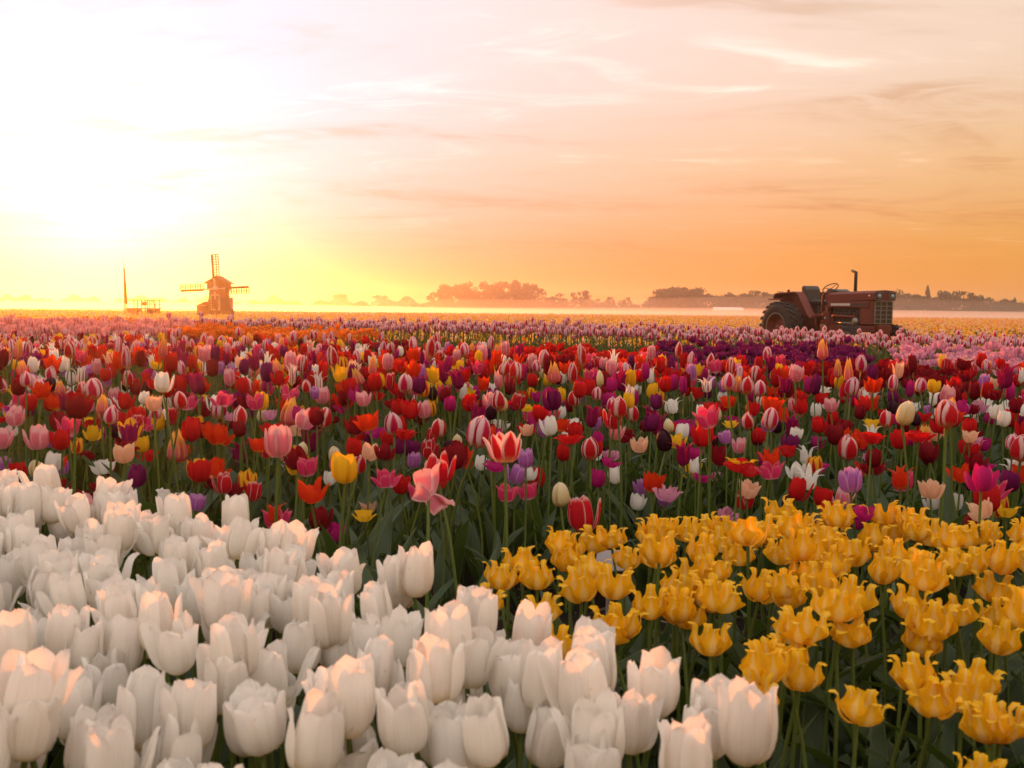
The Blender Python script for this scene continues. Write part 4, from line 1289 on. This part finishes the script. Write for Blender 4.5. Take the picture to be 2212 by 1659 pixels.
def windmill():
    D = 60.0
    hub = at(538.9 * .864, 722.5 * .864, D)
    g = zg(D)
    t = empty('windmill', (hub[0], D + .75, g), 0, 'small wooden windmill with four lattice sails standing in the field', 'windmill')
    zh = hub[2] - g
    # tower: eight-sided, tapering, with boarded skirt
    n = 8
    secs = [(0, .98), (.55, .88), (zh - .55, .62), (zh + .10, .58)]
    V = [(r * math.cos(2 * math.pi * (i + .5) / n), r * math.sin(2 * math.pi * (i + .5) / n), z) for z, r in secs for i in range(n)]
    Fc = [(k * n + i, k * n + (i + 1) % n, (k + 1) * n + (i + 1) % n, (k + 1) * n + i) for k in range(len(secs) - 1) for i in range(n)]
    MB().add(V, Fc, None, 0, False).obj('tower', THATCH, t)
    MB().prism([(-.56, zh - .06), (-.56, zh + .36), (0, zh + .70), (.56, zh + .36), (.56, zh - .06)], -.60, .58).obj('cap', WOOD, t)
    rf = MB()
    for sgn in (-1, 1):
        rf.prism([(0, zh + .735), (0, zh + .80), (sgn * .72, zh + .37), (sgn * .72, zh + .31)][::sgn], -.66, .64)
    rf.obj('roof', WOOD, t)
    # window with pale frame
    wf = MB()
    zt, zb, y = zh - .36, zh - 1.22, -.88
    for (a, b) in (((-.27, zt), (.27, zt)), ((-.27, zb), (.27, zb))):
        wf.beam((a[0], y, a[1]), (b[0], y, b[1]), .06, .09)
    for s in (-1, 1):
        wf.beam((s * .24, y, zb), (s * .24, y, zt), .09, .06, 0, (0, 1, 0))
    wn = wf.obj('window', PALE, t)
    MB().box((-.2, y + .01, zb), (.2, y + .03, zt)).obj('pane', T_DARK, wn)
    for k in range(3):
        MB().beam((-.2, y + .0, zb + .2 + k * .22), (.2, y + .0, zb + .2 + k * .22), .02, .02).obj('glazing_bar', WOOD, wn)
    MB().box((-1.22, -.5, 0), (-.80, .35, .98)).obj('side_porch', WOOD, t)
    MB().prism([(-1.26, .985), (-.70, 1.22), (-.66, .985)], -.55, .4).obj('porch_roof', WOOD, t)
    br = MB().prism([(.66, zh - .48), (.90, zh - .48), (.90, zh - 1.15), (.80, zh - 1.15)], -.3, -.26)
    br.obj('wind_board', PALE, t)
    MB().lathe([(.001, -.20), (.15, -.18), (.17, 0), (.17, .10)], 16, 0, Matrix.Translation((0, -.80, zh))).obj('sail_hub', PALE, t)
    rot0 = R(-3.0)
    for k in range(4):
        s = empty('sail', (0, -.92, zh), 0)
        s.parent = t
        s.rotation_euler = (0, rot0 + k * math.pi / 2, 0)
        st = MB().beam((0, 0, 0), (0, 0, .62), .085, .085)
        st.obj('stock', PALE, s)
        MB().beam((0, 0, .6), (0, 0, 2.03), .05, .06).obj('spar', WOOD, s)
        MB().box((-.10, -.015, .66), (-.026, .012, 2.03)).obj('leading_board', WOOD, s)
        for j in range(10):
            z = .68 + j * .15
            MB().beam((.025, 0, z), (.33, 0, z), .058, .045).obj('lattice_bar', WOOD, s)
        for x in (.18, .325):
            MB().beam((x, .012, .66), (x, .012, 2.04), .058, .036).obj('lattice_rail', WOOD, s)
    return t


windmill()


# ------------------------------------------------------------------ flagpole and viewing platform
def flagpole():
    D = 58.0
    top, bot = at(1377 * .1953, 535.7 + 125 * .1953, D), at(1377 * .1953, 535.7 + 700 * .1953, D)
    g = zg(D)
    t = empty('flagpole', (bot[0], D, g), 0, 'tall thin flagpole with a limp furled flag left of the windmill', 'flagpole')
    H = top[2] - g
    MB().tube([(0, 0, 0), (0, 0, H)], [.035, .022], 8).obj('pole', T_GREY, t)
    MB().lathe([(.001, -.04), (.04, 0), (.001, .04)], 10, 0, Matrix.Translation((0, 0, H)) @ Matrix.Rotation(R(90), 4, 'X')).obj('finial', T_GREY, t)
    b = MB()
    zt, zb = H - .45, H - 2.45
    V, n = [], 10
    for k in range(n + 1):
        v = k / n
        wv = .05 + .20 * v
        for j in range(7):
            u = j / 6
            V.append((.015 + wv * u * .9 - .05 * (1 - u), .07 * math.sin(9 * u + 2 * v) * (.4 + v), zt + (zb - zt) * v - .16 * u * v))
    b.add(V, [(k * 7 + j, k * 7 + j + 1, (k + 1) * 7 + j + 1, (k + 1) * 7 + j) for k in range(n) for j in range(6)])
    o = b.obj('flag', plain('flag_cloth', (0.45, 0.13, 0.03), .8, 0, .2, 6, .1), t)
    sd = o.modifiers.new('thick', 'SOLIDIFY')
    sd.thickness = .01


flagpole()


def platform():
    D = 62.0
    f = lambda cx, cy: at(cx * .1953, 535.7 + cy * .1953, D)
    g = zg(D)
    x0, x1 = f(1385, 660)[0], f(1700, 660)[0]
    zd = f(1540, 664)[2] - g
    zr = f(1540, 575)[2] - g
    W = x1 - x0
    t = empty('viewing_platform', (x0, D, g), 0, 'low wooden viewing platform with railings and stairs beside the flagpole', 'platform')
    dk = MB().box((0, 0, zd - .06), (W, 1.4, zd)).obj('deck', WOOD, t)
    MB().box((.06, .1, 0), (.55, 1.3, zd - .06)).obj('base_box', WOOD, t)
    MB().box((W * .72, .1, 0), (W * .97, 1.3, zd - .06)).obj('base_box', WOOD, t)
    for k, xx in enumerate((.03, W * .42, W * .57, W * .78, W * .93)):
        for yy in (.04, 1.36):
            MB().beam((xx, yy, 0), (xx, yy, zr), .05).obj('post', WOOD, t)
    for yy in (.04, 1.36):
        MB().beam((0, yy, zr), (W, yy, zr), .04).obj('handrail', WOOD, t)
        MB().beam((0, yy, (zr + zd) / 2), (W, yy, (zr + zd) / 2), .03).obj('handrail', WOOD, t)
    MB().box((W * .60, -.01, zd + .15), (W * .76, .02, zd + .38)).obj('notice_board', WOOD, t)
    for k in range(5):
        zz = zd * (k + .5) / 5
        MB().box((W * .45 + (1 - k / 5) * .35, -.5, zz - .02), (W * .45 + (1 - k / 5) * .35 + .18, .0, zz + .02)).obj('stair_tread', WOOD, t)
    MB().beam((W * .47 + .40, -.5, 0), (W * .47, -.5, zd), .05).obj('stair_string', WOOD, t)
    MB().beam((W * 1.10, .1, zd * .25), (W * .96, .1, zr), .05).obj('brace', WOOD, t)


platform()

# ------------------------------------------------------------------ far trees
BARK = plain('dark_bark', (0.05, 0.035, 0.025), .9, 0, .3, 3, .4)


def foliage_mat(name, col):
    m, t = new_mat(name)
    oi = t.n('ShaderNodeObjectInfo').outputs['Random']
    co = t.n('ShaderNodeTexCoord').outputs['Object']
    n = t.noise(co, 1.2, 4, .6)
    c = t.v('SCALE', col, t.m('ADD', t.m('MULTIPLY', n, .8), t.m('ADD', t.m('MULTIPLY', oi, .4), .4)))
    pb = principled(t, c, .7)
    tl = t.n('ShaderNodeBsdfTranslucent')
    t.put(tl.inputs[0], c)
    mx = t.n('ShaderNodeMixShader')
    mx.inputs[0].default_value = .25
    t.t.links.new(pb, mx.inputs[1])
    t.t.links.new(tl.outputs[0], mx.inputs[2])
    finish(t, mx.outputs[0])
    return m


FOL = foliage_mat('tree_leaves', (0.045, 0.060, 0.022))


def crown_mesh(seed, kind):
    """leaf clumps in a crown of unit height (z 0.12 to 1) and unit width"""
    rg = np.random.default_rng(seed)
    lobes = []
    if kind == 'conifer':
        for k in range(16):
            z = .12 + .86 * k / 15
            r = .48 * (1 - z) + .03
            for _ in range(4):
                a = rg.uniform(0, 6.28)
                lobes.append((r * .6 * math.cos(a), r * .6 * math.sin(a), z, r * .5, .05))
    else:
        nl = {'round': 26, 'broad': 34, 'airy': 20}[kind]
        for k in range(nl):
            a, z = rg.uniform(0, 6.28), rg.uniform(.10, .90)
            prof = {'round': math.sin(math.pi * min(1, max(.12, z * .95))) ** .7, 'broad': (1 - max(0, (z - .55) / .5) ** 2) ** .5 if z < 1 else 0, 'airy': math.sin(math.pi * min(1, max(.15, z))) ** .8}[kind]
            rr = .36 * prof * math.sqrt(rg.uniform(.15, 1))
            s = rg.uniform(.09, .17) * (.8 if kind == 'airy' else 1.1)
            lobes.append((rr * math.cos(a), rr * math.sin(a), min(z, .95 - s * .5), s, s * .8))
    V, Fc = [], []
    per = {'round': 85, 'broad': 80, 'airy': 60, 'conifer': 22}[kind]
    for (x, y, z, r, rz) in lobes:
        for _ in range(per):
            d = rg.normal(0, 1, 3)
            d /= np.linalg.norm(d)
            q = np.array([x, y, z]) + d * np.array([r, r, rz]) * rg.uniform(.35, 1.08)
            u, v = rg.normal(0, 1, 3), rg.normal(0, 1, 3)
            s = rg.uniform(.020, .045)
            u, v = u / np.linalg.norm(u) * s, v / np.linalg.norm(v) * s
            o = len(V)
            V += [tuple(q - u), tuple(q + v), tuple(q + u), tuple(q - v)]
            Fc.append((o, o + 1, o + 2, o + 3))
    return MB().add(V, Fc, None, 0, False).mesh('crown', FOL)


def trunk_mesh(seed, kind):
    rg = random.Random(seed)
    b = MB()
    b.tube([(0, 0, -.02), (.008, 0, .2), (0, .006, .5), (.01, 0, .85)], [.035, .026, .017, .005], 7)
    for k in range(5):
        a, z = rg.uniform(0, 6.28), rg.uniform(.2, .5)
        c, s = math.cos(a), math.sin(a)
        b.tube([(0, 0, z), (.12 * c, .12 * s, z + .12), (.26 * c, .26 * s, z + .27)], [.014, .010, .004], 5)
    return b.mesh('trunk', BARK)


CROWNS = {k: [crown_mesh(900 + 10 * i + j, k) for j in range(5 if k != 'conifer' else 2)] for i, k in enumerate(('round', 'broad', 'airy', 'conifer'))}
TRUNKS = [trunk_mesh(70 + k, '') for k in range(4)]
TREES = [  # photo x, top y, width, distance, kind
    (25, 645, 12, 560, 'round'), (44, 643, 18, 560, 'round'), (60, 648, 12, 580, 'round'), (86, 643, 22, 560, 'broad'), (108, 647, 24, 600, 'broad'), (142, 644, 24, 560, 'broad'), (204, 645, 20, 640, 'broad'), (230, 652, 20, 640, 'broad'), (5, 649, 18, 600, 'broad'), (168, 651, 20, 640, 'broad'),
    (256, 644, 18, 540, 'round'), (287, 643, 24, 540, 'broad'), (322, 643, 22, 540, 'broad'), (342, 643, 22, 540, 'broad'), (357, 641, 10, 540, 'airy'), (381, 645, 22, 540, 'broad'), (396, 641, 18, 540, 'round'), (512, 651, 16, 560, 'broad'), (549, 650, 19, 560, 'broad'), (573, 654, 16, 580, 'broad'),
    (628, 652, 14, 560, 'broad'), (600, 656, 20, 600, 'broad'), (652, 657, 20, 600, 'broad'), (676, 657, 21, 560, 'broad'), (734, 635, 38, 470, 'round'), (769, 654, 22, 520, 'broad'), (786, 652, 14, 520, 'round'), (824, 637, 38, 470, 'round'), (875, 641, 16, 470, 'broad'), (893, 655, 12, 520, 'broad'), (912, 655, 14, 500, 'broad'),
    (939, 625, 24, 400, 'airy'), (960, 616, 26, 400, 'round'), (996, 611, 34, 400, 'broad'), (1022, 625, 28, 400, 'broad'), (1047, 612, 26, 390, 'round'), (1069, 615, 36, 400, 'broad'), (1098, 610, 40, 390, 'broad'), (1128, 608, 36, 390, 'broad'), (1152, 607, 44, 400, 'airy'), (1199, 635, 42, 400, 'broad'), (1253, 621, 44, 390, 'airy'), (1230, 648, 24, 420, 'round'), (1291, 645, 16, 420, 'airy'), (1272, 652, 20, 420, 'broad'),
    (1317, 641, 24, 400, 'airy'), (1344, 648, 16, 420, 'broad'), (1356, 642, 24, 400, 'airy'), (1395, 652, 16, 420, 'broad'), (1375, 657, 22, 430, 'broad'),
    (1430, 627, 44, 330, 'round'), (1458, 624, 50, 330, 'broad'), (1486, 622, 50, 330, 'broad'), (1517, 632, 42, 330, 'broad'), (1566, 631, 44, 320, 'broad'), (1593, 638, 36, 320, 'broad'), (1620, 634, 40, 320, 'broad'), (1641, 624, 38, 310, 'airy'), (1672, 629, 42, 310, 'broad'),
    (1706, 632, 44, 310, 'broad'), (1745, 634, 44, 310, 'broad'), (1790, 633, 46, 310, 'broad'), (1835, 632, 46, 300, 'broad'), (1875, 630, 46, 300, 'broad'), (1910, 629, 42, 300, 'broad'), (1940, 626, 38, 290, 'broad'), (1962, 634, 34, 290, 'broad'), (1980, 636, 32, 290, 'round'), (2004, 620, 20, 290, 'conifer'), (2020, 638, 30, 290, 'broad'), (2037, 628, 32, 290, 'round'), (2056, 635, 32, 290, 'broad'), (2083, 625, 40, 285, 'airy'), (2103, 637, 28, 285, 'broad'), (2122, 641, 20, 285, 'conifer'), (2147, 643, 32, 285, 'broad'), (2165, 646, 24, 285, 'broad'), (2179, 647, 18, 285, 'round'), (2192, 645, 16, 285, 'conifer'), (2208, 651, 24, 285, 'broad'), (2230, 648, 30, 285, 'broad')]
PLACE = [(170, 'at the far left edge of the field'), (300, 'behind the flagpole'), (420, 'between flagpole and windmill'), (600, 'just right of the windmill'), (700, 'by the railway gantries'), (920, 'left of the tall tree clump'), (1010, "at the tall clump's left end"), (1115, 'in the tall hazy clump'), (1180, "at the tall clump's right end"), (1400, 'between tall clump and round grove'), (1540, 'in the round grove'), (1685, 'left behind the tractor'), (1930, 'hidden behind the tractor'), (2060, 'right of the tractor'), (9999, 'at the far right edge of the field')]
TW = {'round': 'rounded', 'broad': 'broad bushy', 'airy': 'thin airy', 'conifer': 'pointed conifer'}
tl = {}
for i, (dx, ty, wd, D, kind) in enumerate(TREES):
    D = 335 + .12 * (D - 540) if D > 480 else D
    p = at(dx, ty, D)
    g = -.1
    H = (p[2] - g)
    W = wd * K / F * D * (1.9 if 930 < dx < 1180 or dx > 1420 else 1.35)
    t = empty('tree', (p[0], D, g), i * 1.7)
    c = bpy.data.objects.new('crown', CROWNS[kind][i % len(CROWNS[kind])])
    c.scale = (W, W, H * 1.02)
    if kind != 'conifer' and wd > 18:
        c.location = (0, 0, -H * .10)
        c.scale = (W, W, H * (1.18 if 930 < dx < 1540 else 1.12))
    link(c, t)
    k = bpy.data.objects.new('trunk', TRUNKS[i % 4])
    k.scale = (W, W, H)
    link(k, t)
    tl.setdefault((kind, next(s for lim, s in PLACE if dx < lim)), []).append((dx, t))
for (kind, pl), rs in tl.items():
    rs.sort(key=lambda r: r[0])
    order = {1: [''], 2: ['left ', 'right '], 3: ['leftmost ', 'middle ', 'rightmost ']}.get(len(rs)) or ['leftmost '] + [f'{w_} ' for w_ in ('second', 'third', 'fourth', 'fifth', 'sixth')[:len(rs) - 2]] + ['rightmost ']
    for (dx, t), o in zip(rs, order):
        tag(t, f'{o}{TW[kind]} misty tree {pl}', 'tree', 'trees along the horizon')

# low scrub that closes the tree line
rg = np.random.default_rng(9)
V, Fc = [], []
for k in range(26000):
    dx = rg.uniform(-60, 2290)
    D = 350 if dx < 700 else 440 if dx < 1400 else 345
    D += rg.uniform(-6, 12)
    hmax = (2.2 + .9 * math.sin(dx * .045) + .7 * math.sin(dx * .13)) * (1.7 if dx > 1400 else 2.2 if 930 < dx < 1180 else 1.2) * D / 420
    p = at(dx, 660, D)
    q = np.array([p[0], D, -.1 + hmax * rg.uniform(0, 1) ** .8 * 1.2])
    u, v = rg.normal(0, 1, 3), rg.normal(0, 1, 3)
    s = .42 * D / 400
    u, v = u / np.linalg.norm(u) * s, v / np.linalg.norm(v) * s
    o = len(V)
    V += [tuple(q - u), tuple(q + v), tuple(q + u), tuple(q - v)]
    Fc.append((o, o + 1, o + 2, o + 3))
tag(MB().add(V, Fc, None, 0, False).obj('distant_undergrowth', FOL), 'low scrub closing the gaps of the far tree line', kind='stuff')

# church spire, railway gantries, greenhouse
D = 620.0
p, q = at(424.6, 636, D), at(424.6, 664, D)
t = empty('church', (p[0], D, -.1), 0, 'distant church with a thin pointed spire left of the windmill', 'church')
H = p[2] + .1
MB().box((-.9, -.9, 0), (.9, .9, H * .40)).obj('tower', WOOD, t)
MB().add([(-1.0, -1.0, H * .4), (1.0, -1.0, H * .4), (1.0, 1.0, H * .4), (-1.0, 1.0, H * .4), (0, 0, H)], [(0, 1, 4), (1, 2, 4), (2, 3, 4), (3, 0, 4), (3, 2, 1, 0)], None, 0, False).obj('spire', WOOD, t)
MB().box((.9, -.9, 0), (4.2, .9, H * .22)).obj('nave', WOOD, t)
for k, (dx, ty, wd) in enumerate(((588, 651, 19), (687, 651, 20))):
    D = 430.0
    p = at(dx, ty, D)
    t = empty('railway_gantry', (p[0], D, -.1), 0, ('railway gantry nearer the windmill', 'railway gantry nearer the tall trees')[k] + ', thin posts and crossbeam', 'gantry', 'railway gantries on the horizon')
    hw, H = wd * K / F * D / 2, p[2] + .1
    for s in (-1, 1):
        MB().beam((s * hw, 0, 0), (s * hw, 0, H), .22).obj('post', T_GREY, t)
    MB().beam((-hw, 0, H - .25), (hw, 0, H - .25), .2, .3).obj('crossbeam', T_GREY, t)
for k, dx in enumerate((607, 613)):
    p = at(dx, 650, 430.0)
    t = MB().tube([(0, 0, 0), (0, 0, p[2] + .1)], .13, 6).obj('railway_mast', T_GREY, None, (p[0], 430, -.1))
    tag(t, ('left', 'right')[k] + ' thin railway mast between the two gantries', 'mast', 'masts between the gantries')
p0, p1 = at(1540, 668, 300), at(1604, 668, 300)
t = empty('greenhouse', ((p0[0] + p1[0]) / 2, 300, -.1), 0, 'long low pale greenhouse in front of the trees left of the tractor', 'greenhouse')
hw = (p1[0] - p0[0]) / 2
MB().box((-hw, -2, 0), (hw, 2, 1.0)).obj('wall', PALE, t)
MB().add([(-hw, -2.1, 1.0), (hw, -2.1, 1.0), (hw, 0, 1.9), (-hw, 0, 1.9), (hw, 2.1, 1.0), (-hw, 2.1, 1.0)], [(0, 1, 2, 3), (3, 2, 4, 5), (0, 3, 5), (1, 4, 2)], None, 0, False).obj('roof', plain('greenhouse_glass', (0.6, 0.58, 0.55), .2), t)

# ------------------------------------------------------------------ air
m, t = new_mat('haze_air')
pv = t.n('ShaderNodeVolumePrincipled')
pv.inputs['Color'].default_value = (0.97, 0.93, 0.88, 1)
pv.inputs['Density'].default_value = 0.0009
pv.inputs['Anisotropy'].default_value = 0.82
o = t.n('ShaderNodeOutputMaterial')
t.t.links.new(pv.outputs[0], o.inputs['Volume'])
hz = MB().box((-900, -34, -1.4), (900, 775, 14.5)).obj('haze', m)
tag(hz, 'thin morning haze over the whole field', kind='stuff')

m, t = new_mat('ground_mist')
pv = t.n('ShaderNodeVolumePrincipled')
pv.inputs['Color'].default_value = (0.98, 0.97, 0.96, 1)
pv.inputs['Density'].default_value = 0.014
pv.inputs['Anisotropy'].default_value = 0.72
o = t.n('ShaderNodeOutputMaterial')
t.t.links.new(pv.outputs[0], o.inputs['Volume'])


def mist_body(m, x0, x1, y0, y1, hf, label):
    """one closed low body of mist with a gently rolling top"""
    V, Fc = [], []
    nx, ny = 60, 14
    for j in range(ny):
        for i in range(nx):
            x, y = x0 + (x1 - x0) * i / (nx - 1), y0 + (y1 - y0) * j / (ny - 1)
            e = min(1, j / 3.5, (ny - 1 - j) / 3.5, i / 3, (nx - 1 - i) / 3)
            V.append((x, y, -.05 + hf(x, y) * math.sqrt(max(e, .06))))
    V += [(x, y, -.06) for (x, y, z) in V]
    n = nx * ny
    for j in range(ny - 1):
        for i in range(nx - 1):
            a = j * nx + i
            Fc.append((a, a + 1, a + nx + 1, a + nx))
            Fc.append((n + a + nx, n + a + nx + 1, n + a + 1, n + a))
    for i in range(nx - 1):
        Fc.append((n + i, n + i + 1, i + 1, i))
        a = (ny - 1) * nx + i
        Fc.append((a, a + 1, n + a + 1, n + a))
    for j in range(ny - 1):
        a = j * nx
        Fc.append((a, a + nx, n + a + nx, n + a))
        a = j * nx + nx - 1
        Fc.append((n + a, n + a + nx, a + nx, a))
    tag(MB().add(V, Fc).obj('mist', m), label, kind='stuff')


mist_body(m, -260, 260, 98, 215, lambda x, y: 1.15 + .22 * math.sin(x * .05 + y * .03) + .15 * math.sin(x * .013 - y * .06), 'bright low mist lying beyond the tulip field')
m2 = m.copy()
m2.node_tree.nodes['Principled Volume'].inputs['Density'].default_value = 0.0042
mist_body(m2, -330, 330, 222, 278, lambda x, y: 3.6 + .6 * math.sin(x * .04 + y * .02) + .4 * math.sin(x * .011 - y * .05), 'thin mist rising in front of the far trees')
print('objects', len(bpy.data.objects), 'tris', sum(len(me.polygons) * 2 for me in bpy.data.meshes))
